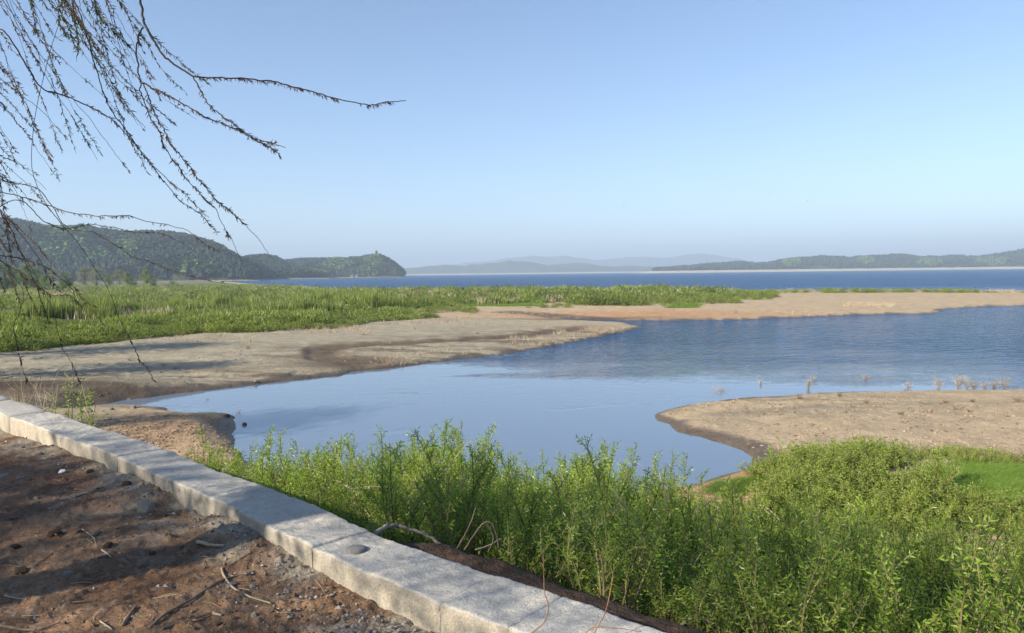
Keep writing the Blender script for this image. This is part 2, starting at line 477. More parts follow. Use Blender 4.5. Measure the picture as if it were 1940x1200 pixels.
# the bare earth yard on the near side of the wall
AY = np.radians(np.arange(-56, 30, 0.13)); RY = np.geomspace(1.5, 14, 480)
yx = (np.sin(AY)[None] * RY[:, None]).ravel(); yy = (np.cos(AY)[None] * RY[:, None]).ravel()
def yard_z(X, Y, fine=True):
    d, sdv = seg_dist(X, Y, WALL_POLY_N, False); inn = np.where(sdv > 0, -d, d)
    b = 3.915 + (fbm(X * 0.8, Y * 0.8, 3, 71) - 0.5) * 0.16 + (fbm(X * 4, Y * 4, 4, 72) - 0.5) * 0.038
    heap = np.exp(-(inn / 0.28) ** 2) * (0.015 + 0.05 * smooth(0.45, 0.7, fbm(X * 1.3, Y * 1.3, 2, 73)))
    b = b + heap
    if fine:
        c = fbm(X * 16, Y * 16, 3, 74); b = b + (np.maximum(c - 0.52, 0)) * 0.06
        b = b + (vnoise(X * 55, Y * 55, 75) - 0.5) * 0.006 + np.maximum(vnoise(X * 38, Y * 38, 76) - 0.72, 0) * 0.045 * (0.5 + 0.8 * heap / 0.05)
    return b.reshape(np.shape(X)), inn.reshape(np.shape(X))
yz, yin = yard_z(yx, yy)
mort = np.clip(np.exp(-(yin / 0.22) ** 2) * 1.2 * smooth(0.47, 0.66, fbm(yx * 1.7, yy * 1.7, 4, 77)) + np.exp(-((yin - 0.1) / 0.4) ** 2) * smooth(0.5, 0.62, fbm(yx * 3.1, yy * 3.1, 3, 78)) * 0.7, 0, 1)
dirt = np.array([0.135, 0.073, 0.041]); dirt2 = np.array([0.20, 0.12, 0.07]); mc = np.array([0.31, 0.265, 0.20])
u = smooth(0.4, 0.66, fbm(yx * 1.5, yy * 1.5, 4, 79))[:, None]
yC = dirt * (1 - u) + dirt2 * u
yC = yC * (1 - mort[:, None]) + mc * mort[:, None]
pb = smooth(0.70, 0.80, vnoise(yx * 38, yy * 38, 76))[:, None] * 0.45
yC = yC * (1 - pb) + np.array([0.26, 0.21, 0.16]) * pb
fq = grid_faces(len(RY), len(AY))[:, ::-1]
fq = fq[(yin[fq] > -0.12).any(1)]
me = mesh_np('dirt_yard', np.stack([yx, yy, np.where(yin < -0.05, 3.8, yz)], 1), [fq], soil_material('yard_soil', 60.0, 0.3, 0.006), True, {'soil': yC, 'wet': np.zeros(len(yx))})
link('dirt_yard', me, label='bare brown earth with stones and twigs in front of the concrete wall', cat='ground', kind='structure')

# ------------------------------------------------------------------ water
m = NT('lake_water'); p = m.pos()
m.b.inputs['IOR'].default_value = 1.33
sx = m.n('ShaderNodeSeparateXYZ'); m.set(sx.inputs[0], p)
big = m.noise(0.035, 3, 0.55, m.stretch(p, 1.0, 1.7, 1), 0.4)
# sheltered water under the near bank, wind-ruffled further out
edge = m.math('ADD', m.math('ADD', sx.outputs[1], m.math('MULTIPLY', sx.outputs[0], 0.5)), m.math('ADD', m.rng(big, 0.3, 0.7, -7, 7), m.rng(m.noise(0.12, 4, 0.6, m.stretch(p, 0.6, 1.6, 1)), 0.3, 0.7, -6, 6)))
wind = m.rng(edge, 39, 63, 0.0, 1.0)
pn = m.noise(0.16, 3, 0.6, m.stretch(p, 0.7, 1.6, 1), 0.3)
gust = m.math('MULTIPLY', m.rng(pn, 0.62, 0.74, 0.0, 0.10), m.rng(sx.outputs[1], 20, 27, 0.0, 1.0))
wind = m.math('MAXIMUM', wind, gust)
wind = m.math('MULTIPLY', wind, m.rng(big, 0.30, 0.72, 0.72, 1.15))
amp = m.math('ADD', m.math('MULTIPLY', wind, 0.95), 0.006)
w1 = m.noise(2.2, 3, 0.6, m.stretch(p, 0.55, 1.25, 1), 0.6)
w2n = m.noise(1.0, 3, 0.6, m.stretch(p, 0.75, 1.15, 1), 0.4)
b1 = m.bump(w1, amp, 0.36)
b2 = m.bump(w2n, amp, 1.7, b1)
m.set(m.b.inputs['Normal'], b2)
m.set(m.b.inputs['Roughness'], m.math('ADD', m.rng(wind, 0, 1, 0.03, 0.09), m.rng(sx.outputs[1], 90, 250, 0.0, 0.2)))
# silty shallows, clear deep lake; ruffled bay's sky reflection painted into the blue
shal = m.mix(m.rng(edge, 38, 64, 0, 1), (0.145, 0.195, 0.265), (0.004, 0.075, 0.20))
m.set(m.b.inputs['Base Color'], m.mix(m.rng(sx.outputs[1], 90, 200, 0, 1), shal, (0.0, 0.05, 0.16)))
m.set(m.b.inputs['Specular Tint'], m.mix(wind, (1.0, 1.0, 1.0), (0.72, 0.88, 1.0)))  # reflection tinted blue where ruffled, standing in for the deeper sky colour
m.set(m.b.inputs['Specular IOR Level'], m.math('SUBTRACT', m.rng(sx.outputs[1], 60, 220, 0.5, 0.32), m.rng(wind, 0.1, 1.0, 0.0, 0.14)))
a = np.radians(np.arange(0, 360, 5)); rr = np.array([0.0] + list(np.geomspace(4, 17000, 30)))
V = np.stack([np.outer(rr, np.cos(a)).ravel(), np.outer(rr, np.sin(a)).ravel(), np.zeros(len(rr) * len(a))], 1)
idx = np.arange(len(rr) * len(a)).reshape(len(rr), len(a))
q = np.stack([idx[:-1], idx[1:], np.roll(idx[1:], -1, 1), np.roll(idx[:-1], -1, 1)], -1).reshape(-1, 4)
keep = q[len(a):]
V[:len(a), :2] = 0
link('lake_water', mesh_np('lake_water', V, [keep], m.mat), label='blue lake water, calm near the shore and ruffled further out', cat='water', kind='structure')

# ------------------------------------------------------------------ concrete wall
m = NT('concrete'); p = m.pos()
n1 = m.noise(1.6, 5, 0.6, p); n2 = m.noise(14, 5, 0.7, p); n3 = m.noise(90, 3, 0.7, p); n4 = m.noise(7, 6, 0.75, p, 0.6)
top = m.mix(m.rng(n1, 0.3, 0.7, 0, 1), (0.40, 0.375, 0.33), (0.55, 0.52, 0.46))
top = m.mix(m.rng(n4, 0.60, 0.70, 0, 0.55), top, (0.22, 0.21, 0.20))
face = m.mix(m.rng(n1, 0.3, 0.7, 0, 1), (0.36, 0.33, 0.27), (0.48, 0.42, 0.33))  # tan cement paste of the formed face, low sun's warmth painted in
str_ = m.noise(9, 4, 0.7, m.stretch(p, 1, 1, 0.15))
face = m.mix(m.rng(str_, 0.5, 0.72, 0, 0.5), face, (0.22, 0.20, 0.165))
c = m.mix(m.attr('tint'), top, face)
f = m.math('MULTIPLY', m.rng(n2, 0.3, 0.7, 0.86, 1.1), m.rng(n3, 0.32, 0.6, 0.72, 1.1))
m.set(m.b.inputs['Base Color'], m.scale_col(c, f)); m.b.inputs['Roughness'].default_value = 0.92
m.b.inputs['Specular IOR Level'].default_value = 0.2
b1 = m.bump(n2, 0.6, 0.012); m.set(m.b.inputs['Normal'], m.bump(n3, 0.9, 0.006, b1))
concrete = m.mat

def s_of(px, py):
    q = at_z(px, py, WALL_TOP)[:2]
    return float(WS[np.argmin(np.hypot(WN[:, 0] - q[0], WN[:, 1] - q[1]))])
joints = [s_of(*q) for q in [(17, 788), (119, 824), (222, 864), (325, 912), (448, 965), (590, 1036), (831, 1138), (963, 1189)]]
while joints[0] > 10: joints.insert(0, joints[0] - 1.3)
while joints[-1] < WS[-1] - 1.2: joints.append(joints[-1] + 1.0)
mid = WN[len(WN) // 2]
wall = link('concrete_wall', None, label='low pale concrete wall running along the top of the bank', cat='wall')
def wall_at(s):
    return np.stack([np.interp(s, WS, WN[:, 0]), np.interp(s, WS, WN[:, 1])], -1), unit(np.stack([np.interp(s, WS, WNRM[:, 0]), np.interp(s, WS, WNRM[:, 1])], -1))
for j in range(len(joints) - 1):
    sa, sb = joints[j] + 0.0014, joints[j + 1] - 0.0014
    vis = WS[-1] - sa < 14.5
    ns = max(6, int((sb - sa) / (0.012 if vis else 0.15)))
    sv = np.linspace(sa, sb, ns)
    C0, N0 = wall_at(sv)
    # cross-section: up the yard face, over the top, down the lake face
    nf, nt = (14, 34) if vis else (4, 6)
    o = np.concatenate([np.zeros(nf), [0.004], np.linspace(0.012, WALL_W - 0.012, nt), [WALL_W - 0.004], np.full(6, WALL_W)])
    zz = np.concatenate([np.linspace(3.70, WALL_TOP - 0.012, nf), [WALL_TOP - 0.004], np.full(nt, WALL_TOP), [WALL_TOP - 0.004], np.linspace(WALL_TOP - 0.012, 3.5, 6)])
    istop = np.concatenate([np.zeros(nf), [1], np.ones(nt), [1], np.zeros(6)])
    S2, O2 = np.meshgrid(sv, o, indexing='ij'); Z2 = np.broadcast_to(zz, S2.shape).copy(); T2 = np.broadcast_to(istop, S2.shape)
    lip = np.exp(-(Z2 - WALL_TOP) ** 2 / 0.0008)
    und = (fbm(S2 * 1.6, O2 * 2.2, 3, 81) - 0.5) * 0.035 + (fbm(S2 * 9, O2 * 9, 3, 82) - 0.5) * 0.018 + (fbm(S2 * 45, O2 * 45, 2, 83) - 0.5) * 0.007
    dj = np.minimum(S2 - sa, sb - S2)
    Z2 += lip * (und + ((j * 37) % 11 - 5) * 0.0011) - T2 * 0.004 * np.exp(-(dj / 0.012) ** 2) * (0.4 + vnoise(O2 * 14, S2 * 0 + j, 84))
    side = np.where(O2 < WALL_W * 0.5, -1.0, 1.0)
    cor = np.exp(-((np.minimum(O2, WALL_W - O2)) / 0.012) ** 2)
    O3 = O2 + side * cor * ((fbm(S2 * 2.2, Z2 * 3, 2, 85) - 0.5) * 0.016 + (fbm(S2 * 22, Z2 * 30, 3, 86) - 0.5) * 0.011 * (0.4 + lip))
    V = np.concatenate([C0[:, None] + N0[:, None] * O3[..., None], Z2[..., None]], -1).reshape(-1, 3)
    nc = len(o); fc = [grid_faces(ns, nc)]
    ends = np.array([[0, k + 1, k] for k in range(1, nc - 1)] + [[(ns - 1) * nc, (ns - 1) * nc + k, (ns - 1) * nc + k + 1] for k in range(1, nc - 1)])
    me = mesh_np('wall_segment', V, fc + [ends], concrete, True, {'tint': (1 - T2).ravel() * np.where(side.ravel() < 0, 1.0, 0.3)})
    link('wall_segment', me, wall)
# the core the segments are cast against shows only as a dark line in the joints
sv = np.linspace(joints[0] + 0.05, joints[-1] - 0.05, 160); C0, N0 = wall_at(sv)
pr = np.array([(0.02, 3.7), (0.02, WALL_TOP - 0.05), (WALL_W - 0.02, WALL_TOP - 0.05), (WALL_W - 0.02, 3.6)])
V = np.concatenate([C0[:, None] + N0[:, None] * pr[None, :, 0, None], np.broadcast_to(pr[None, :, 1, None], (160, 4, 1))], -1).reshape(-1, 3)
link('mortar_core', mesh_np('mortar_core', V, [grid_faces(160, 4)], plain_material('dark_mortar', (0.10, 0.095, 0.085), (0.16, 0.15, 0.13))), wall)
# small domed cement plug on the wall top
q = at_z(675, 1040, WALL_TOP)
V = []; 
th = np.linspace(0, 2 * np.pi, 25)[:-1]
for rr_, zz_ in [(0.057, -0.012), (0.055, 0.001), (0.042, 0.008), (0.022, 0.012), (0.008, 0.013)]:
    V.append(np.stack([np.cos(th) * rr_ * (1 + 0.06 * np.sin(3 * th)), np.sin(th) * rr_ * 0.9, np.full(24, zz_)], 1))
idx = np.arange(5 * 24).reshape(5, 24)
fq = np.stack([idx[:-1], np.roll(idx[:-1], -1, 1), np.roll(idx[1:], -1, 1), idx[1:]], -1).reshape(-1, 4)
o = link('cement_plug', mesh_np('cement_plug', np.vstack(V), [fq, idx[-1:].copy()], plain_material('plug_cement', (0.13, 0.13, 0.13), (0.2, 0.2, 0.19), 30), True), wall, loc=(q[0], q[1], WALL_TOP + 0.001))
o['label'] = 'small dark domed cement plug on the wall top'

# ------------------------------------------------------------------ hills and their woods
def horizon_y(x): return 518.0 - ROLL * (x - 970)

def forest_ground(name, a, b, beach=(0.5, 0.45, 0.36), zb=3.0):
    m = NT(name); p = m.pos()
    n = m.noise(0.012, 6, 0.65, p); n2 = m.noise(0.12, 5, 0.7, p)
    c = m.mix(m.rng(n, 0.35, 0.65, 0, 1), a, b)
    c = m.scale_col(c, m.rng(n2, 0.3, 0.7, 0.6, 1.35))
    z = m.n('ShaderNodeSeparateXYZ'); m.set(z.inputs[0], p)
    c = m.mix(m.rng(z.outputs[2], zb, zb + 1.0, 1, 0), c, beach)
    m.set(m.b.inputs['Base Color'], c); m.b.inputs['Roughness'].default_value = 1.0; m.b.inputs['Specular IOR Level'].default_value = 0.0
    m.set(m.b.inputs['Normal'], m.bump(n2, 1.0, 6.0))
    return m.mat

def hill(name, label, prof, rf, rr_, rb, mat, canopy=0.0, ncol=220, nrow=70, seed=0, beach=30.0, beach_h=2.5, spur=0.35):
    """a ridge with a sloping face towards the lake; prof: skyline seen from the bank"""
    px = np.linspace(prof[0][0], prof[-1][0], ncol)
    ty = np.interp(px, [q[0] for q in prof], [q[1] for q in prof])
    e = np.minimum(np.arange(ncol), np.arange(ncol)[::-1]) / ncol
    ang = np.arctan((px - CX) / F)
    ty = ty + (fbm(px / 14.0, px * 0, 3, seed + 9) - 0.5) * 3.2
    zt = np.maximum(EYE[2] + rr_ * (horizon_y(px) - ty) / F * np.cos(ang) ** 0 - canopy, 1.0)
    t = np.linspace(0, 1, nrow)
    tr = 0.55
    rad = rf + (rb - rf) * t ** 1.3
    G = np.zeros((nrow, ncol, 3))
    tt = (rad - rf) / (rr_ - rf)
    for i in range(nrow):
        X = np.tan(ang) * rad[i]; Y = np.full(ncol, rad[i])
        sh = (fbm(X / (rr_ * 0.10) + seed, Y / (rr_ * 0.14), 4, seed) - 0.5)
        f = tt[i] + spur * sh * np.sin(min(tt[i], 1.0) * np.pi) ** 0.7 if tt[i] < 1 else np.full(ncol, tt[i])
        if tt[i] <= 1:
            k = np.clip(f, 0, 1); prof_z = k ** 0.85 * (2 - k ** 0.85) if False else np.sin(np.clip(k, 0, 1) * np.pi / 2) ** 0.9
        else:
            prof_z = np.full(ncol, max(0.0, 1 - ((tt[i] - 1) / ((rb - rf) / (rr_ - rf) - 1)) ** 1.6))
        z = -2.5 + (zt + 2.5) * prof_z
        bt = np.clip((rad[i] - rf) / max(beach, 1e-3), 0, 1)
        z = np.where(rad[i] - rf < beach, -2.5 + np.minimum(z + 2.5, (2.5 + beach_h) * bt + 0 * z), np.maximum(z, beach_h * (zt > beach_h)))
        G[i, :, 0] = X; G[i, :, 1] = Y; G[i, :, 2] = z
    me = mesh_np(name, G.reshape(-1, 3), [grid_faces(nrow, ncol)], mat, True)
    link(name, me, label=label, cat='hill', kind='structure')
    return G, tt

def conifer_tpl(rg, n=7, tiers=3):
    V = []; Fc = []
    for t in range(tiers):
        z0 = 0.12 + 0.27 * t; r = 0.30 * (1 - 0.26 * t)
        b = len(V)
        for k in range(n):
            a = 2 * np.pi * (k + rg.random() * 0.6) / n
            V.append([np.cos(a) * r * (0.7 + 0.6 * rg.random()), np.sin(a) * r * (0.7 + 0.6 * rg.random()), z0 - 0.06 * rg.random()])
        V.append([rg.normal() * 0.02, rg.normal() * 0.02, min(1.0, z0 + 0.5)])
        for k in range(n): Fc.append([b + k, b + (k + 1) % n, b + n])
    return np.array(V), np.array(Fc)

def round_tpl(rg, n=26):
    """an open, lumpy broadleaf crown of small facets"""
    P = unit(rg.normal(size=(n, 3))) * np.array([0.36, 0.36, 0.38]) * (0.6 + 0.5 * rg.random((n, 1)))
    P[:, 2] += 0.58
    V = []; Fc = []
    for k, q in enumerate(P):
        a = unit(rg.normal(size=3)); b_ = unit(np.cross(a, rg.normal(size=3)))
        r = 0.16 + 0.12 * rg.random()
        V += [q + a * r, q - a * r * 0.6 + b_ * r, q - a * r * 0.5 - b_ * r]
        Fc.append([3 * k, 3 * k + 1, 3 * k + 2])
    return np.array(V), np.array(Fc)

wood_mat = leaf_material('wood_foliage', (0.009, 0.019, 0.013), (0.10, 0.165, 0.04), 0.0, 0.9, 0.0)
def forest(name, label, G, tt, count, h, patches, seed, brown=0.25, tmax=1.25, zmin=3.5, facets=True):
    rg = np.random.default_rng(seed)
    nr, nc = G.shape[:2]
    S = Soup()
    i = rg.random(count * 3) * (nr - 1.01); j = rg.random(count * 3) * (nc - 1.01)
    i0 = i.astype(int); j0 = j.astype(int); fi = (i - i0)[:, None]; fj = (j - j0)[:, None]
    P = G[i0, j0] * (1 - fi) * (1 - fj) + G[i0 + 1, j0] * fi * (1 - fj) + G[i0, j0 + 1] * (1 - fi) * fj + G[i0 + 1, j0 + 1] * fi * fj
    ok = (P[:, 2] > zmin) & (np.interp(i, np.arange(nr), tt) < tmax)
    # even cover over the ground seen, denser on steep faces
    P = P[ok][:count]
    px, py = project(P)
    green = np.zeros(len(P))
    for (x, y, rx, ry) in patches:
        green = np.maximum(green, np.exp(-((px - x) / rx) ** 2 - ((py - y) / ry) ** 2))
    sc = 1 / (G[..., 1].mean() * 0.09)
    br = fbm(P[:, 0] * sc * 2, P[:, 1] * sc * 2, 4, seed + 3)
    isround = (green + rg.normal(size=len(P)) * 0.2 > 0.42) | (br + rg.normal(size=len(P)) * 0.06 > 0.47)
    tints = np.where(green > 0.35, 0.60 + 0.35 * rg.random(len(P)), np.where(isround, 0.05 + 0.24 * rg.random(len(P)), 0.0 + 0.22 * rg.random(len(P)) ** 1.5))
    for v in range(4):
        for rd in (0, 1):
            w = (np.arange(len(P)) % 4 == v) & (isround == bool(rd))
            if not w.any(): continue
            TV, TF = (round_tpl(rg) if rd else conifer_tpl(rg)) if facets else (round_tpl(rg, 9) if rd else conifer_tpl(rg, 5, 2))
            n = int(w.sum())
            hh = h * (0.7 + 0.55 * rg.random(n)) * (0.85 if rd else 1.0)
            VV, FF = replicate(TV, TF, P[w] - np.array([0, 0, 0.3]), rg.random(n) * 6.28, hh * (1.25 if rd else 1.6), hh * (1.0 if rd else 0.9))
            S.add(VV, [FF], np.repeat(tints[w], len(TV)))
    o = link(name, S.mesh(name, wood_mat), label=label, cat='forest', kind='stuff')
    return o

fg = forest_ground('hill_soil', (0.03, 0.045, 0.02), (0.085, 0.09, 0.045), (0.30, 0.27, 0.21), 0.7)
fg_far = forest_ground('far_hill_soil', (0.03, 0.05, 0.025), (0.09, 0.10, 0.05), (0.5, 0.46, 0.38), 7.0)
G, tt = hill('hill', 'near wooded hill rising behind the grassland beside the lake', [(-900, 395), (-500, 405), (-200, 410), (0, 416), (30, 418), (60, 423), (90, 430), (130, 432), (165, 431), (200, 438), (240, 443), (270, 441), (300, 440), (340, 443), (370, 449), (400, 458), (430, 472), (455, 488), (475, 503), (490, 516), (500, 524)],
             900, 1350, 1900, fg, 9.0, 260, 70, 3, 40, 1.0)
forest('forest', 'dark pine wood with pale spring green patches on the near hill', G, tt, 17000, 11, [(130, 452, 40, 26), (105, 475, 30, 25), (85, 430, 20, 10), (240, 475, 20, 18), (370, 512, 35, 6), (180, 490, 25, 12)], 101)
G, tt = hill('hill', 'dark low wooded spur between the near hill and the headland', [(440, 505), (455, 494), (470, 487), (490, 484), (505, 483), (520, 487), (540, 494), (565, 503), (600, 513), (640, 520), (670, 524)],
             1250, 1500, 1900, fg, 8.0, 110, 46, 13, 25, 2.0)
forest('forest', 'dark pine wood on the low spur beside the headland', G, tt, 3600, 11, [(620, 522, 30, 5)], 102)
G, tt = hill('hill', 'wooded headland with a small pavilion on its summit', [(520, 505), (545, 494), (570, 491), (595, 490), (620, 492), (640, 490), (660, 491), (680, 489), (695, 487), (708, 484), (718, 484), (730, 488), (742, 494), (755, 505), (765, 514), (771, 521)],
             1560, 1800, 2200, fg, 8.0, 150, 50, 23, 35, 2.0)
forest('forest', 'mixed wood with a bright green slope on the headland below the pavilion', G, tt, 6000, 11, [(705, 500, 16, 18), (640, 507, 30, 10), (700, 515, 20, 8)], 103)
HEAD = G
G, tt = hill('hill', 'low wooded hills with a pale beach on the right side of the lake', [(1205, 515), (1230, 510), (1260, 507), (1300, 504), (1340, 500), (1370, 498), (1400, 496), (1430, 498), (1455, 497), (1475, 494), (1500, 489), (1530, 487), (1560, 485), (1580, 487), (1610, 488), (1640, 485), (1670, 484), (1705, 482), (1740, 485), (1770, 486), (1800, 484), (1830, 486), (1860, 486), (1890, 481), (1915, 477), (1940, 473), (2100, 462), (2600, 470)],
             2450, 2950, 3700, fg_far, 9.0, 330, 56, 33, 130, 6.5)
forest('forest', 'open wood on the low hills above the pale far beach', G, tt, 15000, 13, [(1500, 500, 18, 10), (1880, 498, 30, 7), (1760, 500, 25, 6), (1640, 497, 16, 6)], 104, 0.4, 1.2, 7.5, False)
hill('hill', 'hazy blue hills along the far shore of the lake', [(700, 520), (770, 509), (800, 506), (825, 504), (850, 502), (880, 504), (910, 500), (940, 499), (965, 495), (990, 495), (1010, 497), (1040, 502), (1065, 500), (1095, 498), (1130, 503), (1160, 506), (1200, 503), (1240, 506), (1290, 503), (1340, 508)],
     5000, 5900, 7200, fg_far, 0.0, 240, 60, 43, 200, 9.0, 0.6)
hill('hill', 'pale distant mountains behind the blue hills', [(780, 512), (860, 502), (900, 497), (935, 496), (960, 491), (985, 488), (1010, 485), (1040, 487), (1070, 486), (1100, 490), (1130, 493), (1160, 491), (1190, 488), (1220, 486), (1250, 489), (1280, 487), (1305, 483), (1330, 481), (1355, 484), (1385, 488), (1420, 494), (1480, 500), (1560, 505)],
     8600, 10000, 11800, fg_far, 0.0, 240, 50, 53, 300, 10.0, 0.6)
hill('hill', 'far ridge on the horizon left behind the near wooded hill', [(-1800, 440), (-1200, 430), (-900, 425), (-500, 430), (0, 470), (300, 500), (520, 515)], 2600, 3400, 4200, fg, 0.0, 120, 40, 63, 40, 2.0)

# ------------------------------------------------------------------ haze
HZ = 19500.0
V = np.array([(x, y, z) for z in (-6.0, 430.0) for y in (-HZ, HZ) for x in (-HZ, HZ)])
Fh = np.array([[0, 2, 3, 1], [4, 5, 7, 6], [0, 1, 5, 4], [2, 6, 7, 3], [0, 4, 6, 2], [1, 3, 7, 5]])
m = NT('haze_air'); m.t.nodes.remove(m.b)
pv = m.n('ShaderNodeVolumePrincipled'); pv.inputs['Color'].default_value = (0.63, 0.79, 1.0, 1); pv.inputs['Density'].default_value = 2.2e-4; pv.inputs['Anisotropy'].default_value = 0.0
m.t.links.new(pv.outputs[0], m.out.inputs['Volume'])
link('haze', mesh_np('haze', V, [Fh], m.mat), label='thin blue haze over the lake and hills', cat='haze', kind='stuff')

# ------------------------------------------------------------------ plant builders
def shoot_leaves(P, rg, step, L, W, up=0.55, start=0.15):
    """leaves set alternately along a shoot polyline"""
    seg = np.linalg.norm(np.diff(P, axis=0), axis=1); S = np.concatenate([[0], np.cumsum(seg)])
    n = max(2, int(S[-1] * (1 - start) / step))
    s = S[-1] * start + (np.arange(n) + rg.random(n) * 0.7) * step
    s = np.minimum(s, S[-1])
    Q = np.stack([np.interp(s, S, P[:, k]) for k in range(3)], 1)
    T = np.stack([np.interp(s, S, np.gradient(P[:, k])) for k in range(3)], 1); T = unit(T)
    phi = np.arange(n) * 2.4 + rg.random() * 6
    a = unit(np.cross(T, [0.3, 0.8, 0.12])); b = np.cross(T, a)
    out = np.cos(phi)[:, None] * a + np.sin(phi)[:, None] * b
    D = T * up + out * (0.75 + 0.3 * rg.random((n, 1))) + rg.normal(size=(n, 3)) * 0.18
    fr = s / S[-1]
    LL = L * (0.7 + 0.5 * rg.random(n)) * (1 - 0.35 * np.clip(fr - 0.75, 0, 1) / 0.25)
    return Q, D, LL, W * LL / L, fr

def make_shrub(seed, H, nst, spread, side, leafL, leafW, step, mat_leaf, mat_stem, name, lean=0.25):
    rg = np.random.default_rng(seed)
    st = Soup(); QP = []; QD = []; QL = []; QW = []; QT = []
    for i in range(nst):
        a = rg.random() * 6.28; r = spread * 0.35 * math.sqrt(rg.random())
        h = H * (1.0 if i == 0 else 0.55 + 0.42 * rg.random())
        b = np.array([math.cos(a) * r, math.sin(a) * r, -0.12])
        tipo = spread * (0.25 + 0.75 * rg.random()) * (0.5 if i == 0 else 1)
        e = b + np.array([math.cos(a) * tipo, math.sin(a) * tipo, 0]) + rg.normal(size=3) * np.array([0.08, 0.08, 0]); e[2] = h
        mid_ = (b + e) / 2 + np.array([rg.normal() * 0.06, rg.normal() * 0.06, lean * 0.25 * h])
        P = curve_pts([b, mid_, e], 9)
        V, f = tube(P, np.linspace(0.011, 0.0025, 9) * (0.7 + H * 0.2), 4, False); st.add(V, f, rg.random())
        tone = rg.random() * 0.35
        shoots = [P[3:]]
        ns = int(side * h)
        for k in range(ns):
            t = 0.18 + 0.78 * (k + rg.random()) / ns
            p0 = np.array([np.interp(t * 8, np.arange(9), P[:, c]) for c in range(3)])
            phi = rg.random() * 6.28; ln = (0.46 * (1 - t) + 0.14) * (0.6 + 0.7 * rg.random()) * min(1.0, H / 1.7)
            d = np.array([math.cos(phi) * 0.62, math.sin(phi) * 0.62, 0.75])
            q = curve_pts([p0, p0 + d * ln * 0.55 + [0, 0, 0.02], p0 + d * ln + np.array([0, 0, 0.10 * ln])], 5)
            V, f = tube(q, np.linspace(0.004, 0.0015, 5), 3, False); st.add(V, f, rg.random())
            shoots.append(q)
        for q in shoots:
            Q, D, LL, WW, fr = shoot_leaves(q, rg, step, leafL, leafW)
            QP.append(Q); QD.append(D); QL.append(LL); QW.append(WW)
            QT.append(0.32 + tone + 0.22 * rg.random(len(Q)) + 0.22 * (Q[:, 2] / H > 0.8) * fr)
    V, f = leaf_cards(np.vstack(QP), np.vstack(QD), np.concatenate(QL), np.concatenate(QW), rg)
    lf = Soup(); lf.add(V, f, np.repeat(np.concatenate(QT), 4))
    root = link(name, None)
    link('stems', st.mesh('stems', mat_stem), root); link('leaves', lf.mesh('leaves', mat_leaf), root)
    return root

def make_tree(seed, H, R, nleaf, leafL, mat_leaf, mat_bark, name, base=0.25, clumps=26):
    """trunk and limbs, and a crown of leaf clumps with gaps"""
    rg = np.random.default_rng(seed)
    tk = Soup(); P = curve_pts([(0, 0, -0.3), (rg.normal() * 0.03 * H, rg.normal() * 0.03 * H, H * 0.3), (rg.normal() * 0.05 * H, rg.normal() * 0.05 * H, H * 0.8)], 10)
    V, f = tube(P, np.linspace(0.035 * H, 0.008 * H, 10), 8); tk.add(V, f)
    C = []
    for k in range(clumps):
        z = H * (base + (0.97 - base) * rg.random()); t = (z / H - base) / (1 - base)
        rr_ = R * math.sqrt(max(0.05, 1 - (2 * t - 0.8) ** 2)) * (0.35 + 0.65 * rg.random()); a = rg.random() * 6.28
        c = np.array([math.cos(a) * rr_, math.sin(a) * rr_, z]); C.append(c)
        j = np.array([np.interp(max(0.1, t * 0.8) * 9, np.arange(10), P[:, q]) for q in range(3)])
        V, f = tube(curve_pts([j, (j + c) / 2 + [0, 0, 0.06 * H], c], 5), np.linspace(0.010 * H, 0.002 * H, 5), 4, False); tk.add(V, f)
    C = np.array(C); w = rg.integers(0, clumps, nleaf)
    Q = C[w] + rg.normal(size=(nleaf, 3)) * np.array([0.20, 0.20, 0.15]) * R
    V, f = leaf_cards(Q, rg.normal(size=(nleaf, 3)) + [0, 0, -0.3], leafL * (0.6 + 0.8 * rg.random(nleaf)), leafL * 0.45, rg)
    lf = Soup(); lf.add(V, f, np.repeat(0.15 + 0.5 * rg.random(clumps)[w] + 0.25 * rg.random(nleaf), 4))
    root = link(name, None)
    link('trunk', tk.mesh('trunk', mat_bark, True), root); link('crown', lf.mesh('crown', mat_leaf), root)
    return root

def make_dry(seed, H, n, spread, mat, name, th=0.004, fork=3, up=0.8):
    """a bare twiggy dead plant"""
    rg = np.random.default_rng(seed); S = Soup()
    for i in range(n):
        a = rg.random() * 6.28; h = H * (0.45 + 0.55 * rg.random()); o = spread * (0.2 + 0.8 * rg.random())
        b = np.array([rg.normal() * spread * 0.12, rg.normal() * spread * 0.12, -0.12]); e = np.array([math.cos(a) * o, math.sin(a) * o, h * up])
        P = curve_pts([b, (b + e) / 2 + [rg.normal() * 0.05 * H, rg.normal() * 0.05 * H, 0.12 * h], e], 6)
        V, f = tube(P, np.linspace(th, th * 0.35, 6), 3, False); S.add(V, f, rg.random())
        for k in range(fork):
            t = 2 + rg.random() * 3; p0 = np.array([np.interp(t, np.arange(6), P[:, c]) for c in range(3)])
            d = unit(rg.normal(size=3) * np.array([1, 1, 0.5]) + [0, 0, 0.7]) * h * (0.18 + 0.22 * rg.random())
            V, f = tube(np.array([p0, p0 + d * 0.5 + [0, 0, 0.02 * h], p0 + d]), [th * 0.6, th * 0.45, th * 0.25], 3, False); S.add(V, f, rg.random())
    return S.mesh(name, mat)

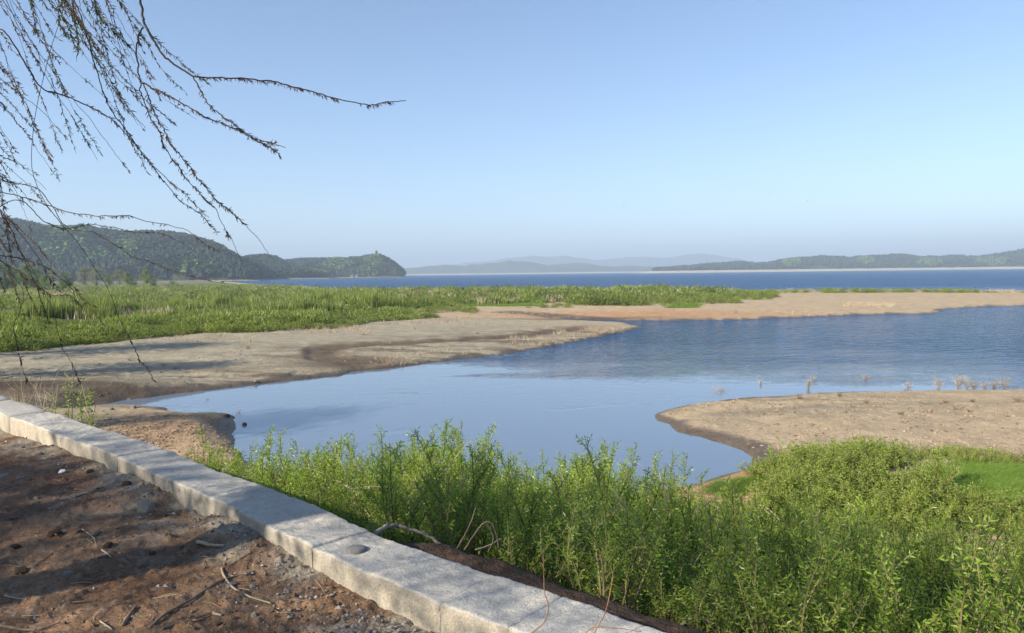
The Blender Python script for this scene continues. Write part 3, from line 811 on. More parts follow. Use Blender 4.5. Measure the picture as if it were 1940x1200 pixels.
willow_leaf = leaf_material('willow_leaf', (0.075, 0.135, 0.020), (0.41, 0.55, 0.080), 0.45, 0.36, 0.2)
weed_leaf = leaf_material('weed_leaf', (0.08, 0.13, 0.02), (0.37, 0.48, 0.075), 0.38, 0.5, 0.12)
reed_leaf = leaf_material('reed_leaf', (0.05, 0.085, 0.02), (0.34, 0.40, 0.10), 0.35, 0.5, 0.0)
marsh_leaf = leaf_material('marsh_weed_leaf', (0.055, 0.09, 0.02), (0.33, 0.39, 0.09), 0.38, 0.5, 0.0)
dry_mat = leaf_material('dry_stem', (0.28, 0.21, 0.14), (0.60, 0.50, 0.37), 0.0, 0.9, 0.2)
dark_dry = leaf_material('dark_dry_stem', (0.10, 0.065, 0.04), (0.30, 0.21, 0.13), 0.0, 0.9, 0.15)
stem_mat = leaf_material('green_stem', (0.09, 0.085, 0.03), (0.24, 0.20, 0.09), 0.0, 0.7, 0.1)
bark_mat = plain_material('bark', (0.055, 0.042, 0.03), (0.13, 0.10, 0.075), 6, 0.95, 0.03)

# ------------------------------------------------------------------ willow thicket on the bank below the wall
VAR = []
for k, (H, nst, spr) in enumerate([(1.1, 9, 0.42), (1.3, 8, 0.40), (1.7, 9, 0.42), (1.9, 8, 0.38), (2.3, 9, 0.45), (2.5, 8, 0.42), (2.9, 9, 0.5)]):
    VAR.append((H, make_shrub(300 + k, H, nst, spr, 11.0, 0.060, 0.019, 0.018, willow_leaf, stem_mat, 'willow_shrub')))
NV = []
for k, (H, nst, spr) in enumerate([(1.2, 8, 0.40), (1.7, 8, 0.42), (2.2, 9, 0.45), (2.6, 9, 0.45)]):
    NV.append((H, make_shrub(340 + k, H, nst, spr, 12.0, 0.043, 0.0145, 0.0145, willow_leaf, stem_mat, 'willow_shrub')))
SKY = [(300, 905), (340, 880), (375, 848), (400, 818), (430, 812), (455, 820), (490, 812), (520, 842), (550, 846), (590, 838), (620, 826), (660, 836), (700, 818), (740, 826), (780, 815), (815, 798), (850, 815), (905, 812), (930, 842), (965, 842), (990, 852), (1040, 872), (1075, 862), (1095, 856), (1120, 862), (1138, 830), (1165, 845), (1200, 880), (1235, 862), (1255, 852), (1285, 885), (1325, 895), (1345, 935), (1400, 942), (1430, 948), (1480, 940), (1560, 935), (1650, 945), (1750, 962), (1850, 965), (1940, 950), (2200, 950)]
MARKS = [(401, 'the slender shoot before the spit'), (492, 'the tall shoot right of the spit'), (560, 'the dip right of that tall shoot'), (622, 'the full round top'), (702, 'the upright top'), (760, 'the gap left of the highest shoot'), (816, 'the highest shoot'), (860, 'the gap right of the highest shoot'), (906, 'the tall shoot right of the highest'), (970, 'the arched root'), (1040, 'the narrow top in the dip'), (1094, 'the narrow top by the lone shoot'), (1138, 'the tall lone shoot'), (1195, 'the gap right of the lone shoot'), (1252, 'the broad crown by the inlet'), (1310, 'the slim shoot by the inlet'),
         (1400, 'the orange sand'), (1480, 'the left end of the bush clump'), (1560, 'the left half of the bush clump'), (1640, 'the top of the bush clump'), (1720, 'the flattened dead grass'), (1790, 'the corner of the bright grass'), (1860, 'the middle of the bright grass'), (1930, 'the brown brush heap'), (2000, 'the right edge of the picture')]
def below(px): return MARKS[int(np.argmin([abs(px - q[0]) for q in MARKS]))][1]
def band(y): return 'front row' if y < 5.5 else 'second row' if y < 6.6 else 'third row' if y < 7.8 else 'fourth row' if y < 9.2 else 'fifth row' if y < 10.8 else 'sixth row' if y < 12.5 else 'last row'
used = set(); nshrub = 0; rg = np.random.default_rng(5)
cand = []
for gx_ in np.arange(-7, 19, 0.56):
    for gy_ in np.arange(1.5, 21, 0.56):
        cand.append((gx_ + rg.normal() * 0.16, gy_ + rg.normal() * 0.16))
cand = np.array(cand)
cz, csd, cs, _, _ = terrain(cand[:, 0], cand[:, 1], True)
def put_shrub(x, y, zg, H, label, group):
    vs = NV if y < 8.6 else VAR
    k = int(np.argmin([abs(h - H) + 0.35 * rg.random() for h, _ in vs]))
    h0, src = vs[k]
    o = src if src.name not in used else copy_tree(src)
    used.add(src.name)
    o.location = (x, y, zg); o.rotation_euler = (rg.normal() * 0.04, rg.normal() * 0.04, rg.random() * 6.28)
    s = H / h0; sxy = 0.5 + 0.5 * s
    o.scale = (sxy, sxy, s)
    o['label'] = label; o['category'] = 'shrub'; o['group'] = group
    return o
for (x, y), zg, sd_, s_ in sorted(zip(map(tuple, cand), cz, csd, cs), key=lambda q: -q[0][1]):
    if sd_ < 0.25 or s_ < 1.0 or y < 2.5: continue
    px, py = project([x, y, zg])
    if px < 365 or px > 2060: continue
    ytop = np.interp(px, [q[0] for q in SKY], [q[1] for q in SKY])
    ztop = EYE[2] - y * (ytop - horizon_y(px)) / F
    Hm = ztop - zg
    _, pyt = project([x, y, zg + min(Hm, 2.6)])
    if Hm < 0.55 or pyt > 1240 or y > 15.5 or s_ > 9.5: continue
    if px < 560 and (s_ < 2.0 or rg.random() < 0.35): continue
    if px > 1330 and y > 12.5: continue
    if 1330 < px < 1470 and y > 10.5: continue
    H = min(Hm * (0.58 + 0.42 * rg.random() ** 0.9), 2.75 * (0.8 + 0.25 * rg.random()))
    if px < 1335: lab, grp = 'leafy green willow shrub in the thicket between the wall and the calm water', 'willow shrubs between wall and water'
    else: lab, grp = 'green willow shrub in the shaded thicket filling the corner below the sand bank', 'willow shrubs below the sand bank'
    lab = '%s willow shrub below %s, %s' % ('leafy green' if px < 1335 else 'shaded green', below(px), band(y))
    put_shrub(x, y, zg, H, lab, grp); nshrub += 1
for x, yt, d, lab in [(401, 812, 14, 'slender willow shoot standing before the sand spit'), (492, 808, 13, 'tall willow shoot second to the right of the sand spit'), (622, 824, 12, 'full round willow top between the spit and the middle'), (702, 814, 12, 'upright willow top left of the highest one'), (816, 794, 12, 'highest willow shoot in the middle of the thicket'),
        (906, 810, 12, 'tall willow shoot right of the highest one'), (1040, 866, 12, 'narrow willow top in the dip of the thicket'), (1094, 852, 11, 'narrow willow top beside the tall lone shoot'), (1138, 826, 11, 'tall lone willow shoot leaning over the water right of the middle'), (1252, 848, 11, 'broad willow crown nearest the inlet under the sand bank'), (1328, 890, 11, 'slim willow shoot at the right end before the inlet'), (1925, 985, 6.5, 'sunlit willow shrub at the right edge of the corner thicket')]:
    b = at_d(x, yt, d); zg_ = ground_at(b[0], b[1]); put_shrub(b[0], b[1], zg_, b[2] - zg_, lab, 'willow shrubs that stand out'); nshrub += 1
print('shrubs', nshrub)

# dead stalks standing in the thicket
for k in range(34):
    px = rg.uniform(600, 1930); y = rg.uniform(5.2, 10.5); x = (px - CX) / F * y; s_ = float(wall_out(np.array([x]), np.array([y]))[0])
    if s_ < 1.0: continue
    zg = ground_at(x, y); ytop = np.interp(px, [q[0] for q in SKY], [q[1] for q in SKY]); H = min(EYE[2] - y * (ytop + 25 - horizon_y(px)) / F - zg, 2.4) * rg.uniform(0.75, 1.0)
    if H < 0.6: continue
    link('dead_stalk', make_dry(770 + k, H, 3, 0.25, dry_mat, 'dead_stalk', 0.007, 4, 1.0), label='dry tan dead stalk below %s, %s' % (below(px), band(y)), cat='dead stalk', group='dead stalks in the thicket', loc=(x, y, zg))
# lighter weeds and the low bush on the sand bank
WV = []
for k, (H, nst, spr) in enumerate([(0.55, 12, 0.42), (0.75, 12, 0.5), (1.0, 13, 0.6), (1.25, 13, 0.65)]):
    WV.append((H, make_shrub(400 + k, H, nst, spr, 13.0, 0.062, 0.02, 0.026, weed_leaf, stem_mat, 'weed_bush', 0.5)))
wused = set(); nweed = 0
def put_weed(x, y, H, label, group):
    global nweed
    k = int(np.argmin([abs(h - H) + 0.2 * rg.random() for h, _ in WV])); h0, src = WV[k]
    o = src if k not in wused else copy_tree(src); wused.add(k)
    o.location = (x, y, ground_at(x, y) - 0.02); o.rotation_euler = (0, 0, rg.random() * 6.28)
    s = H / h0; o.scale = (0.4 + 0.7 * s, 0.4 + 0.7 * s, s)
    o['label'] = label; o['category'] = 'bush'; o['group'] = group; nweed += 1
    return o
BUSH_T = [(1430, 885), (1455, 862), (1480, 838), (1520, 828), (1560, 824), (1600, 826), (1640, 818), (1660, 824), (1700, 836), (1760, 838), (1800, 832), (1850, 842), (1890, 846), (1940, 850), (2100, 850)]
BUSH_B = [(1430, 905), (1470, 912), (1530, 908), (1600, 900), (1700, 890), (1800, 884), (1940, 884), (2100, 884)]
for px in np.arange(1440, 2060, 13.0):
    for v in (0.15, 0.5, 0.85):
        qx = px + rg.normal() * 6
        yt = np.interp(qx, *zip(*BUSH_T)); yb = np.interp(qx, *zip(*BUSH_B))
        q = hit(qx, yb - v * (yb - yt) * 0.45)
        H = (q[1] * (yb - yt) / F) * (0.62 + 0.25 * rg.random()) * (1 - 0.3 * v)
        if qx > 1700 and rg.random() < 0.35: continue
        put_weed(q[0], q[1], max(0.3, H * rg.uniform(0.7, 1.15)), ('low green bush of the long clump, %s, %s' % ('far left' if qx < 1500 else 'left of its top' if qx < 1580 else 'at its top' if qx < 1670 else 'right of its top' if qx < 1760 else 'before the grey twigs' if qx < 1850 else 'at the brown brush' if qx < 1940 else 'beyond the brown brush', 'front row' if v < 0.3 else 'middle row' if v < 0.6 else 'back row')), 'bushes in the long clump on the sand bank')
for px in np.arange(1330, 2060, 17.0):
    for yy_ in (918, 932, 948, 966, 985):
        qx = px + rg.normal() * 8
        if qx > 1770 and yy_ < 960: continue
        if qx < 1470 and yy_ < 975 - (qx - 1330) * 0.12: continue
        q = hit(qx, yy_ + rg.normal() * 5 + 22)
        if fbm(np.array([q[0] * 0.7]), np.array([q[1] * 0.7]), 2, 131)[0] < 0.36 and yy_ < 960: continue
        put_weed(q[0], q[1], 0.3 + 0.75 * rg.random() ** 1.6, ('yellow-green weed clump below %s, %s' % (below(qx), {918: 'topmost row', 932: 'upper row', 948: 'middle row', 966: 'lower row', 985: 'lowest row'}[yy_])), 'weeds between the thicket and the sand bank')
for k in range(46):
    px = rg.uniform(1380, 2000); y = rg.uniform(5.6, 10.0); x = (px - CX) / F * y
    o = put_weed(x, y, rg.uniform(1.5, 2.2), 'feathery light green weed below %s, %s' % (below(px), band(y)), 'feathery weeds in the corner thicket')
    ytop = np.interp(px, [q[0] for q in SKY], [q[1] for q in SKY]); Hm = EYE[2] - y * (ytop - horizon_y(px)) / F - o.location.z
    o.scale.z *= min(1.0, max(0.3, Hm / 2.0)); o.scale.x = o.scale.y = 0.9
print('weeds', nweed)

# ------------------------------------------------------------------ grass, reeds and other ground cover
def blade_tpl(rg, n, H, spread, w, seg=2, lean=0.25):
    V = []; Fc = []
    for i in range(n):
        a = rg.random() * 6.28; r = spread * math.sqrt(rg.random()); h = H * (0.6 + 0.4 * rg.random())
        b = np.array([math.cos(a) * r, math.sin(a) * r, 0]); t = rg.random() * 6.28; sd = np.array([math.cos(t), math.sin(t), 0]) * w * 0.5
        dr = np.array([math.cos(a + rg.normal()), math.sin(a + rg.normal()), 0]) * h * lean * (0.3 + rg.random())
        m_ = b + dr * 0.3 + [0, 0, h * 0.6]; e = b + dr + [0, 0, h]
        k = len(V)
        V += [b - sd, b + sd, m_ + sd * 0.9, m_ - sd * 0.9, e]
        Fc += [[k, k + 1, k + 2], [k, k + 2, k + 3], [k + 3, k + 2, k + 4]]
    return np.array(V), np.array(Fc)
def bushy_tpl(rg, n, L):
    """a leafy weed clump: leaf cards through a half dome"""
    P = unit(rg.normal(size=(n, 3))) * rg.random((n, 1)) ** 0.4; P[:, 2] = np.abs(P[:, 2]); P *= np.array([0.62, 0.62, 0.85])
    D = unit(P + [0, 0, 0.35]) + rg.normal(size=(n, 3)) * 0.45
    V, f = leaf_cards(P, D, L * (0.6 + 0.8 * rg.random(n)), L * 0.32, rg)
    return V, f[0]
def cover(name, label, cat, tpls, P, rot, hs, ws, tint, mat):
    S = Soup(); k = len(tpls)
    for v, (TV, TF) in enumerate(tpls):
        w = np.arange(len(P)) % k == v
        if not w.any(): continue
        VV, FF = replicate(TV, TF, P[w], rot[w], ws[w], hs[w])
        zz_ = np.tile(TV[:, 2] / TV[:, 2].max(), int(w.sum()))
        S.add(VV, [FF], np.repeat(tint[w], len(TV)))
    return link(name, S.mesh(name, mat), label=label, cat=cat, kind='stuff')
def scatter_in(poly, n, rg, dmin=0, dmax=1e9):
    """points over a plan polygon, sampled evenly by bearing and inverse distance so that density falls with distance"""
    p = np.array(poly); out = []
    while sum(map(len, out)) < n:
        a = rg.uniform(-0.78, 0.40, n * 3); inv = rg.uniform(1 / min(dmax, 420), 1 / max(dmin, 30), n * 3)
        Y = 1 / inv; X = np.tan(a) * Y
        ok = inside(X, Y, poly)
        out.append(np.stack([X[ok], Y[ok]], 1))
    return np.vstack(out)[:n]
rg = np.random.default_rng(9)
P = scatter_in(TALL, 15500, rg)
dist = P[:, 1]
gap = fbm(P[:, 0] * 0.05, P[:, 1] * 0.028, 3, 91); dens = fbm(P[:, 0] * 0.16, P[:, 1] * 0.10, 3, 92)
front, _ = seg_dist(P[:, 0], P[:, 1], TALL[:14], False)
pxs, _ = project(np.stack([P[:, 0], P[:, 1], 0 * dist], 1))
keep = ((gap < 0.60) | (front < 6)) & ~((pxs < 470) & (dist > 195) & (dist < 240) & (rg.random(len(P)) < 0.85))
P, dist, dens, front = P[keep], dist[keep], dens[keep], front[keep]
hol = (front < 18) & (fbm(P[:, 0] * 0.3, P[:, 1] * 0.22, 2, 94) < 0.40) & (rg.random(len(P)) < 0.85)
zg = terrain(P[:, 0], P[:, 1]); okz = (zg > 0.08) & ~hol
P, dist, dens, front, zg = P[okz], dist[okz], dens[okz], front[okz], zg[okz]
pxs, _ = project(np.stack([P[:, 0], P[:, 1], zg], 1))
hh = (1.0 + 1.5 * smooth(0.35, 0.65, dens)) * (0.5 + 0.5 * rg.random(len(P)) + 0.6 * smooth(0.5, 0.75, fbm(P[:, 0] * 0.6, P[:, 1] * 0.35, 2, 97)))
hh = np.where(pxs < 760, np.where(front < 16, hh * 0.75 + 0.55, hh * 0.62), hh * np.interp(pxs, [760, 1000, 1300, 1400], [0.6, 0.65, 0.62, 0.4]))
ws = (0.9 + dist / 130) * (0.8 + 0.4 * rg.random(len(P)))
tpls = [blade_tpl(np.random.default_rng(500 + k), 26, 1.0, 0.42, 0.05) for k in range(6)]
tpls = [(TV * np.array([1, 1, 1]), TF) for TV, TF in tpls]
tint = np.clip(0.30 + 0.55 * fbm(P[:, 0] * 0.07, P[:, 1] * 0.05, 3, 93) + rg.normal(size=len(P)) * 0.10 + 0.12 * smooth(100, 200, dist), 0, 1)
cover('reeds', 'tall green reeds and grass covering the flat beyond the mud', 'reeds', tpls, np.column_stack([P, zg - 0.05]), rg.random(len(P)) * 6.28, hh, ws, tint, reed_leaf)
# leafy weeds in front of the reeds and dotted through them
P = np.vstack([scatter_in(WEED, 5200, rg), scatter_in(TALL, 2300, rg, 95)])
inW = np.arange(len(P)) < 5200
zg = terrain(P[:, 0], P[:, 1])
e, _ = seg_dist(P[:, 0], P[:, 1], WEED, True)
clump = fbm(P[:, 0] * 0.22, P[:, 1] * 0.16, 3, 95)
keep = ~inW | (clump > 0.40) | (e > 4)
hh = np.where(inW, (0.45 + 1.0 * smooth(0.35, 0.7, clump)) * (0.5 + 0.5 * smooth(0, 5, e)), 1.1 + 1.2 * rg.random(len(P)) ** 2) * (0.75 + 0.4 * rg.random(len(P)))
tint = np.clip(np.where(inW, 0.10 + 0.75 * clump, 0.02 + 0.55 * clump) + rg.normal(size=len(P)) * 0.12, 0, 1)
tp = [bushy_tpl(np.random.default_rng(520 + k), 70, 0.26) for k in range(5)]
cover('weeds', 'leafy green weeds along the edge of the mud flat', 'weeds', tp, np.column_stack([P, zg - 0.05])[keep], (rg.random(len(P)) * 6.28)[keep], hh[keep], (hh * 0.75 + 0.55 + np.where(inW, 0, .6))[keep], tint[keep], marsh_leaf)
# last year's dead reeds standing in patches among the green
Q_ = scatter_in(TALL, 5200, rg); zq = terrain(Q_[:, 0], Q_[:, 1]); ok = (zq > 0.1) & (fbm(Q_[:, 0] * 0.09, Q_[:, 1] * 0.05, 3, 99) > 0.53); Q_, zq = Q_[ok], zq[ok]
cover('dead_reeds', 'patches of tan dead reeds standing among the green ones', 'reeds', [blade_tpl(np.random.default_rng(580 + k), 14, 1.0, 0.45, 0.035, 2, 0.35) for k in range(3)], np.column_stack([Q_, zq - 0.05]), rg.random(len(Q_)) * 6.28, 0.8 + 1.0 * rg.random(len(Q_)), 0.9 + Q_[:, 1] / 150, 0.2 + 0.6 * rg.random(len(Q_)), dry_mat)
# low scrub on the sand bar
def scrub(name, label, boxes, mat, tpls, hr, tr, seed, wf=0.9):
    rg = np.random.default_rng(seed); PP = []; HH = []
    for (x0, x1, y0, y1, n, h) in boxes:
        for _ in range(n):
            q = at_z(rg.uniform(x0, x1), rg.uniform(y0, y1), 0.5); PP.append(q[:2]); HH.append(h * (0.6 + 0.7 * rg.random()))
    PP = np.array(PP); HH = np.array(HH); z = terrain(PP[:, 0], PP[:, 1]); ok = z > 0.02
    PP, HH, z = PP[ok], HH[ok], z[ok]
    return cover(name, label, name.replace('_', ' '), tpls, np.column_stack([PP, z - 0.04]), rg.random(len(PP)) * 6.28, HH, HH * wf + 0.3, np.clip(rg.uniform(tr[0], tr[1], len(PP)), 0, 1), mat)
scrub('scrub', 'low green scrub scattered along the sand bar before the lake', [(1085, 1210, 573, 580, 120, 1.5), (1180, 1320, 574, 581, 45, 0.6), (1395, 1470, 556, 566, 150, 0.9), (1400, 1460, 562, 570, 50, 0.8), (1470, 1580, 553, 558, 60, 0.7), (1555, 1690, 553, 557.5, 120, 0.85), (1690, 1850, 553, 557, 120, 0.8), (1850, 1960, 553, 556, 40, 0.5), (1210, 1400, 566, 577, 170, 1.0), (1000, 1090, 579, 583, 40, 0.5), (640, 760, 590, 604, 90, 0.6), (760, 900, 583, 592, 90, 0.7)], marsh_leaf, tp, 1, (0.2, 0.7), 61)
dtp = [blade_tpl(np.random.default_rng(560 + k), 14, 1.0, 0.5, 0.022, 2, 0.55) for k in range(4)]
scrub('dry_grass', 'dry tan grass and dead stems along the sand edges', [(1040, 1225, 618, 630, 90, 0.42), (1110, 1228, 616, 624, 70, 0.45), (950, 1140, 632, 652, 80, 0.35), (1060, 1130, 645, 655, 60, 0.5), (700, 1000, 655, 682, 120, 0.3), (600, 900, 600, 616, 160, 0.4), (480, 700, 620, 632, 150, 0.45), (1480, 1700, 553, 557, 80, 0.9), (1700, 1940, 552, 556, 160, 0.8), (1600, 1690, 573, 580, 160, 0.5), (1470, 1640, 588, 598, 90, 0.45), (860, 1100, 588, 600, 120, 0.35), (200, 480, 636, 650, 90, 0.35), (1640, 1800, 588, 594, 50, 0.35), (1230, 1290, 617, 624, 20, 0.4)], dry_mat, dtp, 1, (0.2, 0.9), 62)
# short bright grass
rg = np.random.default_rng(64)
def lawn(label, pts, n, h, seed, tint0, wd):
    rg = np.random.default_rng(seed); poly = plan(pts, 0.55); p = np.array(poly)
    X = rg.uniform(p[:, 0].min(), p[:, 0].max(), n * 3); Y = rg.uniform(p[:, 1].min(), p[:, 1].max(), n * 3)
    ok = inside(X, Y, poly); P = np.stack([X[ok], Y[ok]], 1)[:n]; z = terrain(P[:, 0], P[:, 1])
    tt_ = [blade_tpl(np.random.default_rng(seed + 5 + k), 22, 1.0, 0.16 * wd, 0.008 * wd, 2, 0.4) for k in range(3)]
    cover('grass', label, 'grass', tt_, np.column_stack([P, z - 0.01]), rg.random(len(P)) * 6.28, h * (0.6 + 0.7 * rg.random(len(P))), np.ones(len(P)), np.clip(tint0 + rg.normal(size=len(P)) * 0.12, 0, 1), lawn_mat)
lawn_mat = leaf_material('lawn_grass', (0.10, 0.17, 0.025), (0.28, 0.42, 0.06), 0.35, 0.5, 0.0)
lawn('bright green short grass patch behind the thicket by the long bush clump', [(1745, 905), (1800, 884), (1940, 880), (2100, 878), (2100, 980), (1940, 985), (1800, 968), (1750, 940)], 3600, 0.22, 65, 0.6, 1.0)
lawn('flat strip of short green grass before the reeds beside the mud', [(870, 581), (900, 574), (1020, 571), (1030, 576), (1000, 580)], 1600, 0.3, 66, 0.5, 3.0)
lawn('small patch of green grass on the orange sand by the inlet', [(1345, 935), (1360, 921), (1430, 917), (1470, 912), (1480, 920), (1420, 928), (1400, 940)], 260, 0.10, 67, 0.5, 1.0)
lawn('thin green grass on the sand bar below the scrub', [(1260, 583), (1290, 576), (1330, 576), (1320, 583)], 300, 0.3, 68, 0.35, 3.0)

# ------------------------------------------------------------------ weeping willow over the yard: trunk out of view, strands hanging into it
rg = np.random.default_rng(21)
strand_mat = leaf_material('willow_twig', (0.030, 0.022, 0.018), (0.085, 0.060, 0.042), 0.0, 0.8, 0.0)
catkin_mat = leaf_material('spent_catkin', (0.06, 0.036, 0.027), (0.24, 0.15, 0.10), 0.15, 0.9, 0.0)
young_mat = leaf_material('young_leaf', (0.040, 0.060, 0.020), (0.15, 0.19, 0.05), 0.3, 0.6, 0.0)
TB = np.array([-6.4, 1.6, 3.9])
willow = link('willow_tree', None, label='weeping willow whose bare hanging strands sway into the sky above the wall', cat='tree', loc=TB)
def wpart(name, me): 
    o = link(name, me, willow); return o
S = Soup()
P = curve_pts([TB + [0, 0, -0.4], TB + [0.15, 0.1, 1.5], TB + [0.5, 0.2, 3.2]], 12) - TB
V, f = tube(P, np.linspace(0.27, 0.17, 12), 10); S.add(V, f, 0.3)
wpart('trunk', S.mesh('trunk', bark_mat, True))
LIMBS = [[TB + [0.5, 0.2, 3.1], (-5.2, 3.1, 8.2), (-4.0, 3.6, 8.9), (-2.9, 4.3, 8.6), (-2.2, 4.7, 8.1)],
         [TB + [0.5, 0.2, 3.0], (-5.4, 3.8, 8.0), (-4.6, 4.6, 8.6), (-3.9, 5.4, 8.5), (-3.3, 6.0, 8.0)],
         [TB + [0.45, 0.2, 2.9], (-5.8, 4.0, 7.4), (-5.4, 5.2, 8.0), (-5.2, 6.4, 7.8), (-4.9, 7.2, 7.2)],
         [TB + [0.4, 0.2, 2.8], (-6.6, 1.2, 7.8), (-6.0, -0.4, 8.9), (-5.0, -1.6, 9.0)],
         [TB + [0.4, 0.2, 2.8], (-7.6, 3.0, 7.8), (-9.2, 3.6, 8.6), (-10.4, 4.2, 8.0)]]
limb_pts = []
for L in LIMBS:
    S = Soup(); P = curve_pts(np.array([np.asarray(q, float) for q in L]), 24)
    V, f = tube(P - TB, np.linspace(0.12, 0.025, 24), 7); S.add(V, f, 0.3); wpart('limb', S.mesh('limb', bark_mat, True)); limb_pts.append(P)
limb_all = np.vstack(limb_pts[:3])

def strand(pts, r0_, r1_, hang=1.0, catk=(0.12, 1.0), leafy=0.0, droop=False, join=True, clump=0.55):
    """one hanging strand through world points, with spent catkins and young leaves in clusters"""
    pts = [np.asarray(p, float) for p in pts]
    if join:
        lx, ly = project(limb_all); sx_, _ = project(pts[0])
        d = np.linalg.norm(limb_all - (pts[0] + [0, 0, 0.5]), axis=1) + np.where((lx > sx_ + 30) & (sx_ < 60), 50, 0); q = limb_all[int(np.argmin(d))]
        pts = [q, (q + pts[0]) / 2 + [0, 0, 0.25]] + pts
    ctl = len(pts); P = curve_pts(pts, 14 * (ctl - 1))
    wk = np.cumsum(rg.normal(size=P.shape) * 0.0022, axis=0); P = P + wk - np.linspace(0, 1, len(P))[:, None] * wk[-1] - (1 - np.linspace(0, 1, len(P)))[:, None] * wk[0]
    S = Soup(); V, f = tube(P - TB, np.linspace(r0_, r1_, len(P)), 5, False); S.add(V, f, rg.random())
    o = wpart('hanging_branch', S.mesh('hanging_branch', strand_mat, True))
    seg = np.linalg.norm(np.diff(P, axis=0), axis=1); A_ = np.concatenate([[0], np.cumsum(seg)]); T = A_[-1]
    s0 = 0.0
    if join:   # only the free part carries catkins thickly
        s0 = A_[28]
    n = int((T * catk[1] - s0 - (T - s0) * catk[0]) / 0.0075 * hang)
    if n > 2:
        s = s0 + (T - s0) * catk[0] + rg.random(n) * max(0.05, T * catk[1] - s0 - (T - s0) * catk[0])
        s = s[vnoise(s * 9.0, np.full(n, rg.random() * 99), 7) > clump - 0.16]
        if len(s) > 1:
            Q = np.stack([np.interp(s, A_, P[:, k]) for k in range(3)], 1); Tn = unit(np.stack([np.interp(s, A_, np.gradient(P[:, k])) for k in range(3)], 1))
            D = Tn * 0.9 + rg.normal(size=Q.shape) * 0.55 + (np.array([0, 0, -1.2]) if droop else np.array([0.1, 0, -0.25]))
            lf = rg.random(len(s)) < leafy
            for nm, w, mt, LL, WW in (('catkins', ~lf, catkin_mat, 0.030, 0.0065), ('young_leaves', lf, young_mat, 0.036, 0.0075)):
                if w.sum() < 2: continue
                V, f = leaf_cards(Q[w] - TB, D[w], LL * (0.5 + 0.8 * rg.random(int(w.sum()))), WW, rg, 0.4)
                C_ = Soup(); C_.add(V, f, np.repeat(0.1 + 0.8 * rg.random(int(w.sum())), 4))
                link(nm, C_.mesh(nm, mt), o, kind='stuff')
def W(px, d=4.4): return [at_d(x, y, d + (0.0 if len(q) == 0 else q[0])) for x, y, *q in px]
# strands that can be followed one by one
strand(W([(250, -60), (262, 15), (270, 52), (292, 88), (330, 122), (368, 147)]), 0.0085, 0.0052, 0.0)
strand(W([(366, 146), (392, 151), (440, 155), (520, 161), (600, 179), (690, 198), (730, 197), (769, 191)]), 0.0050, 0.0022, 1.3, (0.02, 0.93), 0, True, False, 0.48)
strand(W([(366, 146), (385, 170), (410, 206), (445, 235), (480, 262), (515, 281), (533, 298)]), 0.0040, 0.0018, 1.7, (0.05, 1), 0, False, False, 0.45)
strand(W([(270, 52), (261, 82), (261, 120), (268, 158)]), 0.0050, 0.0042, 0.0, join=False)
strand(W([(268, 158), (320, 190), (372, 222), (430, 246), (485, 267), (541, 280)]), 0.0038, 0.0018, 1.8, (0.05, 1), 0, False, False, 0.42)
strand(W([(267, 158), (268, 180), (280, 220), (297, 258), (320, 300), (345, 340), (378, 378), (405, 402), (425, 440), (440, 462), (462, 508)]), 0.0036, 0.0012, 1.8, (0.05, 0.85), 0, False, False, 0.42)
strand(W([(268, 158), (285, 190), (305, 228), (330, 272), (357, 312), (392, 352), (430, 392), (462, 420), (490, 455), (516, 490)]), 0.0036, 0.0012, 1.8, (0.05, 0.8), 0, False, False, 0.42)
strand(W([(130, -60), (160, 40), (180, 120), (205, 205), (250, 270), (300, 338), (350, 385), (388, 415), (412, 446)], 4.8), 0.0050, 0.0014, 1.0, (0.3, 1))
strand(W([(170, -50), (188, 20), (215, 60), (240, 100), (253, 150)], 4.9), 0.003, 0.001, 0.6)
strand(W([(-60, 40), (10, 58), (70, 150), (140, 185), (200, 215), (240, 250), (300, 322), (345, 362), (390, 408)], 4.6), 0.006, 0.0014, 1.0, (0.3, 1))
strand(W([(-60, 350), (0, 366), (60, 378), (120, 398), (180, 410), (240, 413), (310, 428), (360, 440), (400, 468), (432, 476)], 5.2), 0.0048, 0.0012, 0.7, (0.1, 1), 0, True)
strand(W([(-60, 380), (40, 380), (90, 420), (130, 432), (190, 425), (250, 436), (300, 440), (350, 465), (372, 478)], 5.6), 0.0042, 0.0012, 0.7, (0.1, 1))
strand(W([(-80, 300), (0, 340), (70, 360), (130, 430), (180, 440), (240, 478), (300, 505), (380, 530), (425, 537)], 5.4), 0.0045, 0.0012, 0.6, (0.15, 1))
strand(W([(-80, 470), (0, 486), (40, 492), (100, 515), (150, 560), (182, 583)], 4.0), 0.0042, 0.0012, 0.5, (0.2, 1))
strand(W([(-70, 420), (0, 490), (60, 533), (100, 560), (140, 562), (152, 578)], 3.8), 0.005, 0.0013, 0.9, (0.5, 1), 0, True)
strand(W([(-50, 440), (10, 510), (45, 560), (25, 640), (52, 722)], 3.9), 0.0018, 0.0012, 0.9, (0.7, 1))
strand(W([(-20, 330), (60, 500), (100, 590), (118, 655), (140, 700), (153, 731)], 4.2), 0.0018, 0.0012, 0.9, (0.72, 1))
strand(W([(60, 300), (160, 480), (215, 580), (248, 660), (275, 700), (292, 722)], 4.3), 0.0018, 0.0012, 0.7, (0.74, 1))
